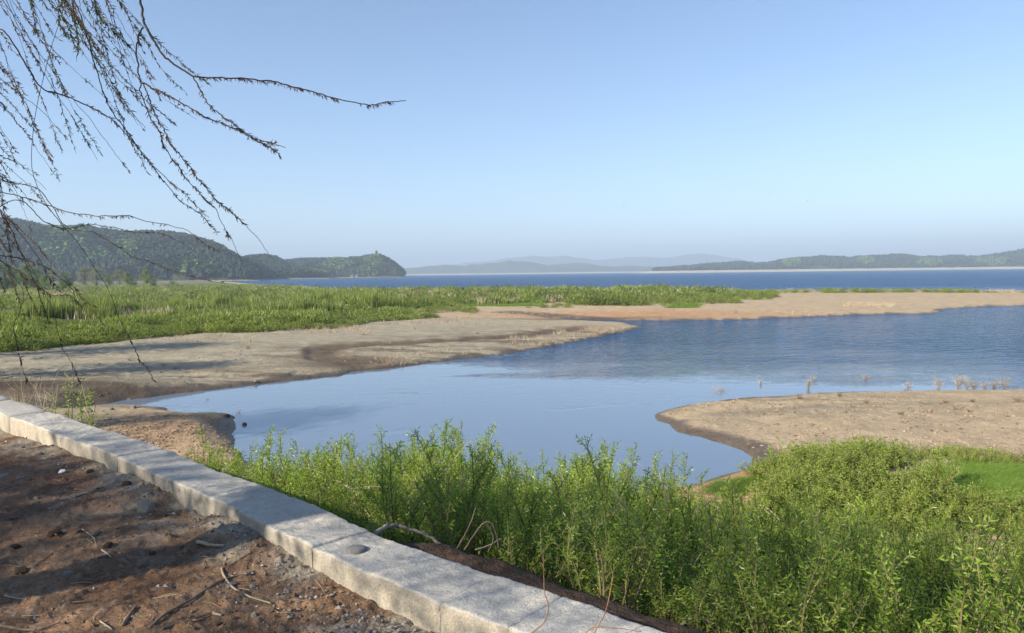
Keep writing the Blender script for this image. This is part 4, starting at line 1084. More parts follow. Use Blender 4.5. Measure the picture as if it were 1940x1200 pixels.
# the thick curtain at the upper left, swept by the wind
for k in range(58):
    u = rg.random()
    x0 = -110 + 300 * rg.random() ** 1.15; y0 = -90 + 20 * rg.normal()
    if k % 3 == 0: x0 = -120 - 40 * rg.random(); y0 = rg.uniform(-60, 330)
    L = rg.uniform(220, 500) if x0 > -90 else rg.uniform(150, 330)
    if x0 > 120: L *= 0.75
    a = math.radians(rg.uniform(52, 80)); pts = [(x0, y0)]; n = 5
    bend = rg.uniform(-0.22, 0.05)
    for i in range(n):
        pts.append((pts[-1][0] + math.cos(a) * L / n, pts[-1][1] + math.sin(a) * L / n)); a += bend / n * 2 + rg.normal() * 0.05
    d = rg.uniform(3.9, 6.4)
    strand(W(pts, d), 0.0027 * rg.uniform(0.7, 1.3), 0.0011, 0.75 if k % 4 else 1.4, (0.15 + 0.25 * rg.random(), 1), 0.65 if (x0 > 20 and rg.random() < 0.5) else 0.12, False, True, 0.5)
for k in range(34):
    x0 = rg.uniform(-150, -70); y0 = rg.uniform(40, 400); L = rg.uniform(170, 400); a = math.radians(rg.uniform(28, 66)); pts = [(x0, y0)]
    for i in range(5): pts.append((pts[-1][0] + math.cos(a) * L / 5, pts[-1][1] + math.sin(a) * L / 5)); a += rg.uniform(-0.02, 0.14)
    strand(W(pts, rg.uniform(4.0, 6.2)), 0.0036 * rg.uniform(0.7, 1.4), 0.0011, 1.1, (0.2, 1), 0.1, False, True, 0.5)
# leafy knot of twigs near the top of the view
for k in range(9):
    x0 = rg.uniform(20, 150); y0 = -60
    a = math.radians(rg.uniform(48, 95)); L = rg.uniform(90, 190)
    pts = [(x0, y0)] + [(x0 + math.cos(a) * L * t + rg.normal() * 5, y0 + math.sin(a) * L * t) for t in (0.35, 0.7, 1)]
    strand(W(pts, rg.uniform(4.2, 5.4)), 0.003, 0.0011, 2.2, (0.1, 1), 0.6, False, True, 0.35)
# unseen crown, made dense and placed to shade the thicket and yard
n = 12000
LP = np.vstack(limb_pts); cl = np.vstack([np.array([-5.5, 0.6, 8.4]) + rg.normal(size=(56, 3)) * [1.3, 1.05, 0.75]])
Q = cl[rg.integers(0, len(cl), n)] + rg.normal(size=(n, 3)) * np.array([0.42, 0.42, 0.34])
px, py = project(Q); infr = (px > -60) & (px < 2000) & (py > -60) & (py < 1300) & (Q[:, 1] > 0.5)
Q = Q[~infr]
V, f = leaf_cards(Q - TB, rg.normal(size=Q.shape) + [0, 0, -0.8], 0.11 * (0.6 + 0.8 * rg.random(len(Q))), 0.028, rg)
C_ = Soup(); C_.add(V, f, np.repeat(rg.random(len(Q)), 4)); wpart('crown', C_.mesh('crown', young_mat))

# other trees along the yard to the left of the picture; their shade falls on earth, wall and mud
tree_leaf = leaf_material('tree_leaf', (0.035, 0.065, 0.014), (0.14, 0.21, 0.04), 0.3, 0.5, 0.1)
T0 = make_tree(601, 7.0, 2.6, 5200, 0.20, tree_leaf, bark_mat, 'roadside_tree', 0.16, 34)
sites = [(-10.5, -2.6, 0.8, 'leafy tree in the yard beside the willow trunk'), (-14.0, -1.0, 1.0, 'leafy tree in the yard second from the willow'), (-17.5, -4.5, 1.1, 'leafy tree in the yard third from the willow'),
         (-27, 18.5, 1.2, 'leafy tree on the bank nearest the far end of the wall'), (-33, 36.5, 1.35, 'leafy tree on the shore left of the mud flat, nearest the wall'), (-40, 46.5, 1.5, 'tall leafy tree on the shore left of the weeds'), (-9.0, -6.5, 0.9, 'leafy tree in the yard behind the viewer')]
for k, (x, y, s, lab) in enumerate(sites):
    o = T0 if k == 0 else copy_tree(T0)
    o.location = (x, y, ground_at(x, y)); o.scale = (s, s, s); o.rotation_euler = (0, 0, k * 1.3)
    o['label'] = lab; o['category'] = 'tree'; o['group'] = 'trees along the yard and bank'

# ------------------------------------------------------------------ trees on the far grassland
pale_leaf = leaf_material('spring_leaf', (0.09, 0.13, 0.03), (0.26, 0.33, 0.09), 0.3, 0.6, 0.1)
bare_leaf = leaf_material('budding_twigs', (0.15, 0.16, 0.08), (0.33, 0.33, 0.17), 0.2, 0.9, 0.1)
FT = [make_tree(611, 10, 4.2, 1500, 0.75, pale_leaf, bark_mat, 'meadow_tree', 0.12, 22), make_tree(612, 10, 4.0, 1500, 0.7, tree_leaf, bark_mat, 'meadow_tree', 0.10, 20), make_tree(613, 10, 4.6, 1100, 0.6, bare_leaf, bark_mat, 'budding_tree', 0.2, 26)]
ftu = set()
FTS = [(7, 497, 330, 1, 'dark green tree at the left edge of the meadow'), (46, 504, 360, 0, 'round pale green tree left of the dark bush in the meadow'), (62, 507, 380, 1, 'darker tree close behind the round pale one'), (84, 524, 300, 0, 'small bright green tree in front of the meadow trees'),
       (125, 516, 370, 1, 'rounded dark green tree beside the bare trees'), (118, 532, 280, 0, 'low yellow-green bush tree in the open grass'), (160, 508, 430, 2, 'wide bare budding tree, left of the pair'), (182, 509, 440, 2, 'wide bare budding tree, right of the pair'), (225, 513, 430, 2, 'olive budding tree near the pale reeds'),
       (240, 518, 420, 0, 'pale tree beside the olive budding tree'), (250, 523, 400, 1, 'low dark bush left of the last pale tree'), (277, 513, 410, 0, 'pale green tree nearest the lake'), (100, 513, 400, 2, 'thin budding tree between the green trees'), (28, 512, 340, 0, 'pale green tree second from the left edge'), (74, 514, 390, 0, 'pale tree behind the small bright one'), (205, 520, 450, 0, 'faint green shrub between the budding trees'),
       (-25, 500, 320, 0, 'pale tree just beyond the left edge'), (326, 532, 420, 1, 'small dark bush at the lake edge of the meadow'), (290, 526, 400, 1, 'dark bush just right of the pale tree')]
for (x, yt, d, v, lab) in FTS:
    o = FT[v] if v not in ftu else copy_tree(FT[v]); ftu.add(v)
    b = at_d(x, yt, d); zg = ground_at(b[0], b[1]); s = (b[2] - zg) / 10.0
    o.location = (b[0], b[1], zg); o.scale = (max(s, 0.45) * 1.0, max(s, 0.45) * 1.0, s); o.rotation_euler = (0, 0, rg.random() * 6.28)
    o['label'] = lab; o['category'] = 'tree'; o['group'] = 'trees on the far meadow'

# ------------------------------------------------------------------ dead plants in the water and on the sand
for k, (x, y, h, w, lab) in enumerate([(1363, 742, 12, 36, 'low pale dead bush in the calm water off the sand bank tip'), (1440, 728, 9, 10, 'tiny dead plant in the water right of the low dead bush'), (1531, 737, 20, 8, 'thin upright dead plant standing in the water'), (1541, 722, 10, 14, 'small dead plant behind the thin upright one'),
        (1640, 719, 10, 20, 'small pale dead plant alone far out in the water'), (1720, 735, 13, 22, 'low dead bush between the lone plant and the tall pair'), (1779, 737, 24, 24, 'tall pale dead bush, left of the dense row in the water'), (1815, 736, 28, 24, 'tallest pale dead bush in the dense row in the water'), (1832, 736, 24, 20, 'pale dead bush just right of the tallest one'), (1845, 736, 16, 18, 'short dead bush in the gap of the row'),
        (1866, 737, 16, 20, 'short pale dead bush left of the two last ones'), (1884, 736, 20, 18, 'pale dead bush second from the right in the water'), (1903, 735, 24, 22, 'pale dead bush at the right end of the row'), (450, 783, 8, 12, 'few thin dead stems in the water beside the sand spit'), (392, 758, 9, 8, 'thin dead stems in the calm water above the sand spit')]):
    q = at_z(x, y, 0.0); sc = q[1] / F
    me = make_dry(700 + k, h * sc, 24 if k < 13 else 7, w * sc * 0.62, dry_mat, 'dead_bush', 0.007, 5, 0.95)
    link('dead_bush', me, label=lab, cat='dead bush', group='dead bushes standing in the water', loc=(q[0], q[1], 0.0))
dlabs = [(1515, 756, 14, 36, 'wide dry tuft near the tip of the sand bank'), (1590, 752, 12, 16, 'small dry tuft by the water on the sand bank'), (1610, 772, 8, 40, 'flat dark tuft in the middle of the sand bank'), (1640, 764, 7, 18, 'little dry tuft behind the flat dark one'), (1706, 786, 11, 22, 'upright dry tuft, lowest on the bare sand'), (1752, 767, 6, 26, 'low spread tuft towards the water'), (1761, 781, 7, 20, 'flat tuft right of the lowest one'),
         (1790, 764, 9, 22, 'dry tuft near the dense row of dead bushes'), (1813, 777, 11, 34, 'broad dry tuft below the dense row of dead bushes'), (1838, 781, 7, 18, 'small tuft just right of the broad one'), (1842, 762, 8, 12, 'thin tuft near the water at the right'), (1928, 762, 14, 36, 'large tan tuft at the right edge of the sand bank'),
         (471, 662, 9, 14, 'dry twig tuft on the grey mud flat'), (310, 694, 8, 22, 'dry tuft in the shade streaks of the mud flat'), (335, 700, 7, 20, 'dry tuft beside the shade streaks of the mud flat'), (247, 684, 8, 20, 'dark tuft nearest the weeds on the mud flat'), (905, 634, 6, 14, 'tuft on the mud flat above the shore strip'), (1394, 594, 7, 18, 'dark tuft alone on the orange sand bar'), (688, 635, 4, 16, 'flat tuft in the middle of the mud flat')]
for k, (x, y, h, w, lab) in enumerate(dlabs):
    q = hit(x, y); sc = q[1] / F
    me = make_dry(740 + k, h * sc * 1.2, 22, w * sc * 0.5, dark_dry, 'dry_tuft', 0.006, 3, 0.7)
    link('dry_tuft', me, label=lab, cat='dry plant', group='dry tufts on the sand and mud', loc=(q[0], q[1], q[2]))
for k, (x, y, w, h, lab) in enumerate([(1925, 880, 60, 26, 'brown dead brush heap at the right end of the bush clump'), (1870, 878, 55, 20, 'brown dead brush left of the last heap in the bush clump'), (1820, 872, 40, 24, 'grey dead twigs standing in the bush clump'), (1775, 890, 70, 16, 'pale bent dead stems below the bush clump'), (1690, 878, 60, 12, 'pale flattened dead grass in front of the bush clump'), (1620, 905, 36, 14, 'dead twigs in the gap below the bush clump'), (1760, 858, 40, 26, 'dead twigs poking from the top of the bush clump')]):
    q = hit(x, y); sc = q[1] / F
    link('dead_brush', make_dry(760 + k, h * sc * 1.3, 46, w * sc * 0.6, dark_dry if k < 3 else dry_mat, 'dead_brush', 0.006, 4, 0.75), label=lab, cat='dead brush', group='dead brush among the bushes', loc=(q[0], q[1], q[2]))
q = at_z(345, 641, 0.4)
me = make_dry(790, 0.35, 7, 1.0, dark_dry, 'driftwood', 0.03, 2, 0.8)
link('driftwood', me, label='dark driftwood snag on the mud at the edge of the weeds', cat='driftwood', loc=(q[0], q[1], ground_at(q[0], q[1])))

# plants against the far end of the wall
def behind_wall(px, py, out):
    q = at_z(px, py, WALL_TOP); i = int(np.argmin(np.hypot(WF[:, 0] - q[0], WF[:, 1] - q[1]))); b = WF[i] + WNRM[i] * out
    return b
for k, (x, y, h, n, mt, lab) in enumerate([(22, 760, 0.40, 40, dry_mat, 'tan dry grass tuft behind the far end of the wall'), (45, 768, 0.30, 26, dry_mat, 'shorter dry grass tuft right of the tan one by the wall'), (6, 750, 0.42, 26, dark_dry, 'grey dead weed at the left edge above the wall')]):
    b = behind_wall(x, y, 0.14); zg = ground_at(b[0], b[1])
    link('dry_grass_tuft', make_dry(800 + k, h + 4.0 - zg, n, 0.30, mt, 'dry_grass_tuft', 0.0035, 2, 1.0), label=lab, cat='dry grass', loc=(b[0], b[1], zg))
for k, (x, yb, ytop, lab) in enumerate([(60, 775, 728, 'thin dead stalk by the dry grass behind the wall'), (88, 786, 707, 'green flowering weed stalk behind the wall'), (107, 792, 745, 'short leafy weed stalk behind the wall'), (123, 796, 720, 'tall pale straight weed stalk behind the wall'), (143, 796, 742, 'leaning pale weed stalk behind the wall'), (78, 784, 755, 'small weed with broad pale leaves behind the wall'), (128, 800, 778, 'low leafy weed where wall meets sand'), (112, 798, 770, 'low pale weed left of where wall meets sand')]):
    b = behind_wall(x, yb, 0.12); zg = ground_at(b[0], b[1]); d = b[1]
    top = at_d(x, ytop, d); H = max(0.15, top[2] - zg)
    S = Soup(); P = curve_pts([(0, 0, -0.05), (0.02, 0, H * 0.5), (rg.normal() * 0.05, 0, H)], 10); V, f = tube(P, np.linspace(0.006, 0.003, 10), 5); S.add(V, f, 0.8)
    o = link('weed_stalk', None, label=lab, cat='weed', loc=(b[0], b[1], zg)); link('stem', S.mesh('stem', dry_mat if k in (0, 3) else stem_mat), o)
    n = 70 if k not in (0, 3) else 26; z = H * (0.35 + 0.65 * rg.random(n)) if k not in (5, 6, 7) else H * (0.2 + 0.7 * rg.random(n)); sp = 0.02 if k not in (5, 6, 7) else 0.09
    Q = np.stack([rg.normal(size=n) * sp, rg.normal(size=n) * sp, z], 1)
    V, f = leaf_cards(Q, rg.normal(size=(n, 3)) + [0, 0, 0.4], 0.045 * (0.5 + rg.random(n)), 0.014, rg); S = Soup(); S.add(V, f, np.repeat(0.3 + 0.6 * rg.random(n), 4)); link('leaves', S.mesh('leaves', weed_leaf), o)

# ------------------------------------------------------------------ stones, twigs and litter on the earth
def yard_at(px, py):
    q = at_z(px, py, 3.92); z, _ = yard_z(np.array([q[0]]), np.array([q[1]]), False)
    q = at_z(px, py, float(z[0])); z, _ = yard_z(np.array([q[0]]), np.array([q[1]]), False)
    return np.array([q[0], q[1], float(z[0])])
def stone_mesh(seed, name, mat, sub=3):
    import bmesh
    bm = bmesh.new(); bmesh.ops.create_icosphere(bm, subdivisions=sub, radius=1.0)
    rs = np.random.default_rng(seed); pl = unit(rs.normal(size=(9, 3))); off = rs.uniform(0.42, 0.8, 9)
    for v in bm.verts:
        c = np.array(v.co)
        for p_, o_ in zip(pl, off):
            d = c @ p_ - o_
            if d > 0: c = c - p_ * d * 0.97
        v.co = c * (1 + rs.normal() * 0.015)
    me = bpy.data.meshes.new(name); bm.to_mesh(me); bm.free(); me.materials.append(mat); return me
rock_a = plain_material('brown_stone', (0.10, 0.075, 0.055), (0.22, 0.17, 0.13), 9, 0.95, 0.05)
rock_b = plain_material('grey_stone', (0.20, 0.185, 0.165), (0.36, 0.34, 0.30), 9, 0.95, 0.05)
clod = plain_material('earth_clod', (0.08, 0.05, 0.033), (0.14, 0.09, 0.058), 7, 1.0, 0.08)
stone_v = [stone_mesh(820 + k, 'stone', [rock_a, rock_b, clod][k % 3]) for k in range(9)]
stones = [(101, 965, 11, 1, 'rounded grey-brown stone standing alone in the dark earth'), (27, 983, 12, 0, 'flat stone near the left edge below the rounded one'), (40, 850, 9, 1, 'pale stone near the foot of the wall at the left'), (5, 903, 13, 1, 'flat grey stone at the left edge of the yard'), (40, 905, 10, 1, 'small grey stone beside the flat one at the edge'), (70, 945, 8, 1, 'small pointed stone above the rounded one'), (195, 1056, 11, 1, 'pale grey stone in the middle of the twigs'), (145, 1065, 9, 0, 'small dark stone left of the pale grey one'),
          (105, 1015, 14, 2, 'brown clod below the rounded stone'), (150, 1012, 10, 2, 'small brown clod beside the larger clod'), (180, 1012, 11, 1, 'light stone between clod and twigs'), (205, 1035, 12, 2, 'dark clod above the pale grey stone'), (40, 1085, 14, 2, 'brown angular clod near the lower left edge'), (130, 1088, 12, 1, 'light grey stone in the lower left earth'), (28, 1040, 12, 2, 'dark clod at the left edge'), (270, 1075, 9, 0, 'dark stone in the middle of the earth'), (310, 1073, 8, 0, 'small brown stone right of the dark stone'), (290, 1050, 8, 2, 'small clod near the lit earth'), (345, 998, 8, 1, 'pale stone near the wall foot'), (255, 985, 7, 1, 'tiny pale stone in the dark earth'),
          (435, 1112, 15, 1, 'flat grey stone beside the long curved stick'), (512, 1158, 10, 0, 'brown angular stone right of the long curved stick'), (480, 1168, 9, 1, 'light stone near the bottom rubble'), (310, 1040, 7, 1, 'small light stone above the dark one'), (360, 1100, 8, 1, 'light stone beside the long dark stick'), (250, 1150, 10, 1, 'grey flat rubble piece in the lower earth'), (230, 1155, 12, 1, 'grey broken rubble piece next to the flat one'), (180, 1180, 8, 1, 'light chip near the bottom edge'), (415, 1185, 8, 2, 'clod at the bottom edge'), (545, 1120, 7, 1, 'small grey stone close to the wall'), (170, 890, 8, 2, 'clod in front of the mortar heap'), (275, 955, 22, 1, 'large lump of grey mortar at the foot of the wall'), (240, 918, 12, 2, 'dark lump above the mortar lump'), (55, 830, 9, 0, 'dark stone against the wall at the far left'), (72, 858, 9, 1, 'pale stone by the wall foot')]
for k, (x, y, r, t, lab) in enumerate(stones):
    q = yard_at(x, y); sc = r * q[1] / F
    o = link('stone', stone_v[(k % 3) * 3 + t], label=lab, cat='stone' if t < 2 else 'clod', group='stones on the earth', loc=(q[0], q[1], q[2] + sc * 0.08))
    o.scale = (sc * 1.05, sc * 0.8, sc * (0.7 if 'flat' not in lab else 0.4)); o.rotation_euler = (rg.normal() * 0.15, rg.normal() * 0.15, rg.random() * 6.28)
twig_mat = plain_material('dead_wood', (0.10, 0.072, 0.05), (0.24, 0.185, 0.135), 12, 0.9, 0.01)
pale_wood = plain_material('pale_wood', (0.28, 0.22, 0.15), (0.46, 0.38, 0.27), 12, 0.9, 0.01)
sticks = [([(420, 1080), (424, 1092), (441, 1116), (472, 1133), (514, 1147)], 0.0065, 1, 'long pale curved stick lying in the lit earth'), ([(420, 1080), (450, 1058), (485, 1040)], 0.004, 0, 'thin dark twig running from the curved stick to the wall'), ([(283, 1194), (315, 1165), (364, 1137), (420, 1103), (483, 1071)], 0.0075, 0, 'longest dark stick running from the bottom to the wall'), ([(308, 1194), (350, 1181), (399, 1165)], 0.0075, 0, 'brown stick at the bottom below the longest one'), ([(233, 1188), (245, 1170), (257, 1154)], 0.009, 0, 'short thick dark stick near the bottom'), ([(114, 1146), (147, 1144), (185, 1140)], 0.006, 0, 'straight brown stick in the lower left earth'), ([(0, 1190), (60, 1197), (114, 1184)], 0.007, 0, 'brown stick at the bottom left corner'),
          ([(143, 944), (172, 938), (203, 932)], 0.006, 0, 'straight twig in the dark earth below the mortar heap'), ([(9, 1131), (28, 1136), (51, 1138)], 0.005, 1, 'small pale twig at the left edge'), ([(374, 1025), (400, 1027), (424, 1026)], 0.012, 1, 'pale chip of wood at the foot of the wall'), ([(193, 1044), (202, 1051), (210, 1058)], 0.006, 1, 'short pale twig beside the pale grey stone'), ([(155, 1004), (170, 1015), (179, 1024), (181, 1033)], 0.003, 1, 'thin bent twig above the pale grey stone'), ([(404, 1165), (420, 1170)], 0.008, 1, 'small pale wood chip by the bottom rubble'), ([(60, 1080), (110, 1045), (130, 1040)], 0.003, 0, 'thin dark twig across the brown clods'), ([(290, 1137), (330, 1130), (350, 1132)], 0.003, 1, 'thin grey twig beside the longest stick'), ([(70, 1145), (80, 1120), (85, 1110)], 0.003, 0, 'thin upright-lying twig left of the straight brown stick'), ([(190, 1180), (205, 1190), (212, 1196)], 0.004, 1, 'small twig at the bottom edge')]
for k, (pp, r, t, lab) in enumerate(sticks):
    P = np.array([yard_at(x, y) + [0, 0, r * 0.8 + 0.004] for x, y in pp]); P = curve_pts(P, 8 * len(pp)); P += rg.normal(size=P.shape) * r * 0.06
    c = P.mean(0); V, f = tube(P - c, np.linspace(r, r * 0.55, len(P)), 7); S = Soup(); S.add(V, f)
    link('stick', S.mesh('stick', pale_wood if t else twig_mat, True), label=lab, cat='stick', group='sticks on the earth', loc=c)
# white scrap of plastic
q = yard_at(118, 893)
o = link('plastic_scrap', stone_mesh(860, 'plastic_scrap', plain_material('white_plastic', (0.7, 0.7, 0.7), (0.8, 0.8, 0.8), 5, 0.4, 0.003)), label='white scrap of plastic on the earth near the wall', cat='litter', loc=(q[0], q[1], q[2] + 0.012)); o.scale = (0.035, 0.022, 0.02)
# gravel and chaff
def pebble_tpl(rs):
    V = np.array([(1, 0, 0), (-1, 0, 0), (0, 1, 0), (0, -1, 0), (0, 0, 1), (0, 0, -0.6)], float) * rs.uniform(0.7, 1.2, (6, 1)); V += rs.normal(size=V.shape) * 0.15
    Fc = np.array([[0, 2, 4], [2, 1, 4], [1, 3, 4], [3, 0, 4], [2, 0, 5], [1, 2, 5], [3, 1, 5], [0, 3, 5]]); return V, Fc
n = 26000; a = rg.uniform(math.radians(-50), math.radians(8), n); r = 1 / rg.uniform(1 / 11, 1 / 2.4, n); X, Y = np.sin(a) * r, np.cos(a) * r
z, inn = yard_z(X, Y); w = (inn > 0.02) & (rg.random(n) < 0.10 + 0.9 * np.exp(-(inn / 0.30) ** 2) + 0.35 * smooth(0.5, 0.65, fbm(X * 1.8, Y * 1.8, 3, 111)))
X, Y, z, inn = X[w], Y[w], z[w], inn[w]; n = len(X); print('gravel', n)
greyish = rg.random(n) < 0.15 + 0.75 * np.exp(-(inn / 0.3) ** 2)
S1, S2 = Soup(), Soup()
for v in range(5):
    TV, TF = pebble_tpl(np.random.default_rng(870 + v))
    for S_, gsel in ((S1, greyish), (S2, ~greyish)):
        w = (np.arange(n) % 5 == v) & gsel; k = int(w.sum()); sz = 0.004 + 0.013 * rg.random(k) ** 3
        VV, FF = replicate(TV, TF, np.stack([X[w], Y[w], z[w] + sz * 0.35], 1), rg.random(k) * 6.28, sz, sz * 0.8); S_.add(VV, [FF], np.repeat(rg.random(k), 6))
peb1 = leaf_material('grey_gravel', (0.14, 0.13, 0.12), (0.38, 0.36, 0.33), 0.0, 0.95, 0); peb2 = leaf_material('brown_gravel', (0.09, 0.055, 0.035), (0.25, 0.16, 0.10), 0.0, 0.95, 0)
link('gravel', S1.mesh('gravel', peb1), label='grey mortar crumbs and gravel along the foot of the wall', cat='gravel', kind='stuff')
link('gravel', S2.mesh('gravel', peb2), label='brown pebbles and crumbs strewn over the earth', cat='gravel', kind='stuff')
S = Soup()
for k in range(620):
    a = rg.uniform(math.radians(-48), math.radians(4)); r = 1 / rg.uniform(1 / 10, 1 / 2.5); b = np.array([math.sin(a) * r, math.cos(a) * r]); t = rg.random() * 6.28; L = 0.03 + 0.13 * rg.random() ** 2
    e = b + np.array([math.cos(t), math.sin(t)]) * L; mm = (b + e) / 2 + rg.normal(size=2) * L * 0.12
    XY = np.array([b, mm, e]); z, inn = yard_z(XY[:, 0], XY[:, 1])
    if inn.min() < 0.03: continue
    V, f = tube(np.column_stack([XY, z + 0.004 + 0.006 * rg.random()]), 0.0009 + 0.0014 * rg.random(), 3, False); S.add(V, f, rg.random())
link('chaff', S.mesh('chaff', leaf_material('straw_chaff', (0.09, 0.06, 0.04), (0.42, 0.32, 0.20), 0, 0.9, 0)), label='thin straw and twig litter over the earth', cat='litter', kind='stuff')

# ------------------------------------------------------------------ dead wood behind the wall, shoots before it
def wood(name, pts, r, mat, lab, cat, rend=0.5, k=7):
    P = curve_pts(pts, 8 * len(pts)); P += rg.normal(size=P.shape) * r * 0.15; c = P[0].copy()
    V, f = tube(P - c, np.linspace(r, r * rend, len(P)), k); S = Soup(); S.add(V, f); link(name, S.mesh(name, mat, True), label=lab, cat=cat, loc=c)
grey_wood = plain_material('weathered_wood', (0.16, 0.135, 0.11), (0.34, 0.30, 0.25), 10, 0.9, 0.01)
wood('fallen_branch', [at_d(x, y, d) for x, y, d in [(706, 1016, 4.42), (724, 1003, 4.5), (745, 996, 4.6), (768, 1000, 4.62), (812, 1016, 4.66), (840, 1035, 4.66)]], 0.016, grey_wood, 'grey bent branch lying just behind the wall', 'branch')
for pts, r, lab in [([(866, 1040), (888, 1000), (902, 962)], 0.006, 'dark leaning dead stem behind the wall'), ([(880, 1042), (910, 998), (928, 989), (940, 1010), (945, 1040)], 0.0065, 'dark arched root behind the wall'), ([(925, 1046), (935, 1020), (922, 990)], 0.005, 'dark bent stem under the arched root'), ([(900, 1042), (925, 1034), (950, 1020)], 0.005, 'short pale broken stem beside the arched root')]:
    wood('snag', [at_d(x, y, 4.7) for x, y in pts], r, twig_mat if 'pale' not in lab else grey_wood, lab, 'dead stem', 0.6)
for pts, r, lab in [([(1275, 1205), (1288, 1187), (1313, 1169), (1347, 1179), (1385, 1205)], 0.016, 'grey arched root at the bottom edge'), ([(1385, 1168), (1413, 1171), (1438, 1186), (1450, 1205)], 0.014, 'grey curved root right of the arched one at the bottom')]:
    wood('arched_snag', [at_d(x, y, 5.0) for x, y in pts], r, grey_wood, lab, 'root', 0.7)
shoot_mat = plain_material('red_brown_shoot', (0.20, 0.10, 0.06), (0.36, 0.22, 0.14), 20, 0.7, 0.002)
for pts, lab in [([(960, 1260), (1007, 1200), (1029, 1182), (1039, 1149), (1032, 1123), (1030, 1085), (1029, 1042)], 'thin red-brown shoot rising before the wall, the left one'), ([(1100, 1260), (1125, 1200), (1147, 1160), (1160, 1101), (1161, 1088), (1156, 1072)], 'thin red-brown shoot rising before the wall, the right one'), ([(1080, 1260), (1113, 1196), (1160, 1190), (1215, 1197)], 'thin bare twig low across the wall end')]:
    wood('bare_shoot', [at_d(x, y, 2.75) for x, y in pts], 0.0032, shoot_mat, lab, 'shoot', 0.4, 5)
for pts, lab in [([(1148, 1160), (1170, 1125), (1184, 1104)], 'dead grey stem at the dark edge of the thicket'), ([(1163, 1180), (1165, 1165), (1172, 1142)], 'short dead stem rising from the dark soil')]:
    wood('snag', [at_d(x, y, 4.3) for x, y in pts], 0.004, grey_wood, lab, 'dead stem', 0.5, 5)

# ------------------------------------------------------------------ small things on the shore and the water
for x, y, r, lab, mt in [(253, 774, 6, 'pale upright stone on the rim of the sand spit', rock_b), (463, 809, 5, 'dark stone just off the end of the sand spit', rock_a), (430, 790, 7, 'dark lump of earth at the corner of the sand spit', clod), (785, 624, 3, 'white stone on the mud flat', rock_b), (485, 724, 5, 'pale stone on the muddy edge of the inlet', rock_b), (155, 782, 5, 'small stone where the spit meets the wall weeds', rock_a), (173, 781, 4, 'small brown stone on the spit edge', rock_a), (212, 776, 4, 'small dark stone at the water on the spit', rock_a), (245, 757, 4, 'small stone on the muddy shore across the narrow inlet', rock_b)]:
    q = hit(x, y); sc = r * q[1] / F
    o = link('shore_stone', stone_mesh(int(x), 'shore_stone', mt), label=lab, cat='stone', group='stones on the shore', loc=(q[0], q[1], max(q[2], 0) + sc * 0.2)); o.scale = (sc, sc, sc * (1.3 if 'upright' in lab else 0.8))
# clods on the trampled sand spit
n = 2600; S = Soup(); PP = []
for _ in range(n):
    q = at_z(rg.uniform(150, 445), rg.uniform(785, 865), 0.45); PP.append(q[:2])
PP = np.array(PP); z, sd_, s_, _, _ = terrain(PP[:, 0], PP[:, 1], True); ok = (sd_ > 0.2) & (s_ > 1.5); PP, z = PP[ok], z[ok]
for v in range(4):
    TV, TF = pebble_tpl(np.random.default_rng(880 + v)); w = np.arange(len(PP)) % 4 == v; k = int(w.sum()); sz = 0.02 + 0.05 * rg.random(k) ** 2
    VV, FF = replicate(TV, TF, np.column_stack([PP[w], z[w]]), rg.random(k) * 6.28, sz, sz * 0.6); S.add(VV, [FF], np.repeat(rg.random(k), 6))
link('sand_clods', S.mesh('sand_clods', leaf_material('sand_clod', (0.24, 0.15, 0.09), (0.46, 0.30, 0.18), 0, 1.0, 0)), label='crumbled sand clods covering the trampled spit', cat='clods', kind='stuff')

# clods and debris strewn over the open sand and mud
PP = []
for (x0, x1, y0, y1, n) in [(1250, 1940, 745, 880, 3400), (150, 640, 660, 760, 1500), (640, 1150, 610, 690, 900)]:
    for _ in range(n): PP.append(at_z(rg.uniform(x0, x1), rg.uniform(y0, y1), 0.3)[:2])
PP = np.array(PP); z, sd_, s_, _, _ = terrain(PP[:, 0], PP[:, 1], True); ok = (sd_ > 0.3) & (s_ > 1.5) & (fbm(PP[:, 0] * 0.5, PP[:, 1] * 0.5, 3, 120) > 0.42); PP, z = PP[ok], z[ok]; S = Soup()
for v in range(4):
    TV, TF = pebble_tpl(np.random.default_rng(890 + v)); w = np.arange(len(PP)) % 4 == v; k = int(w.sum()); sz = 0.015 + 0.075 * rg.random(k) ** 4
    VV, FF = replicate(TV, TF, np.column_stack([PP[w], z[w]]), rg.random(k) * 6.28, sz, sz * 0.5); S.add(VV, [FF], np.repeat(rg.random(k), 6))
link('shore_debris', S.mesh('shore_debris', leaf_material('shore_clod', (0.13, 0.09, 0.06), (0.38, 0.28, 0.18), 0, 1.0, 0)), label='small clods and debris strewn over the open sand and mud', cat='debris', kind='stuff')

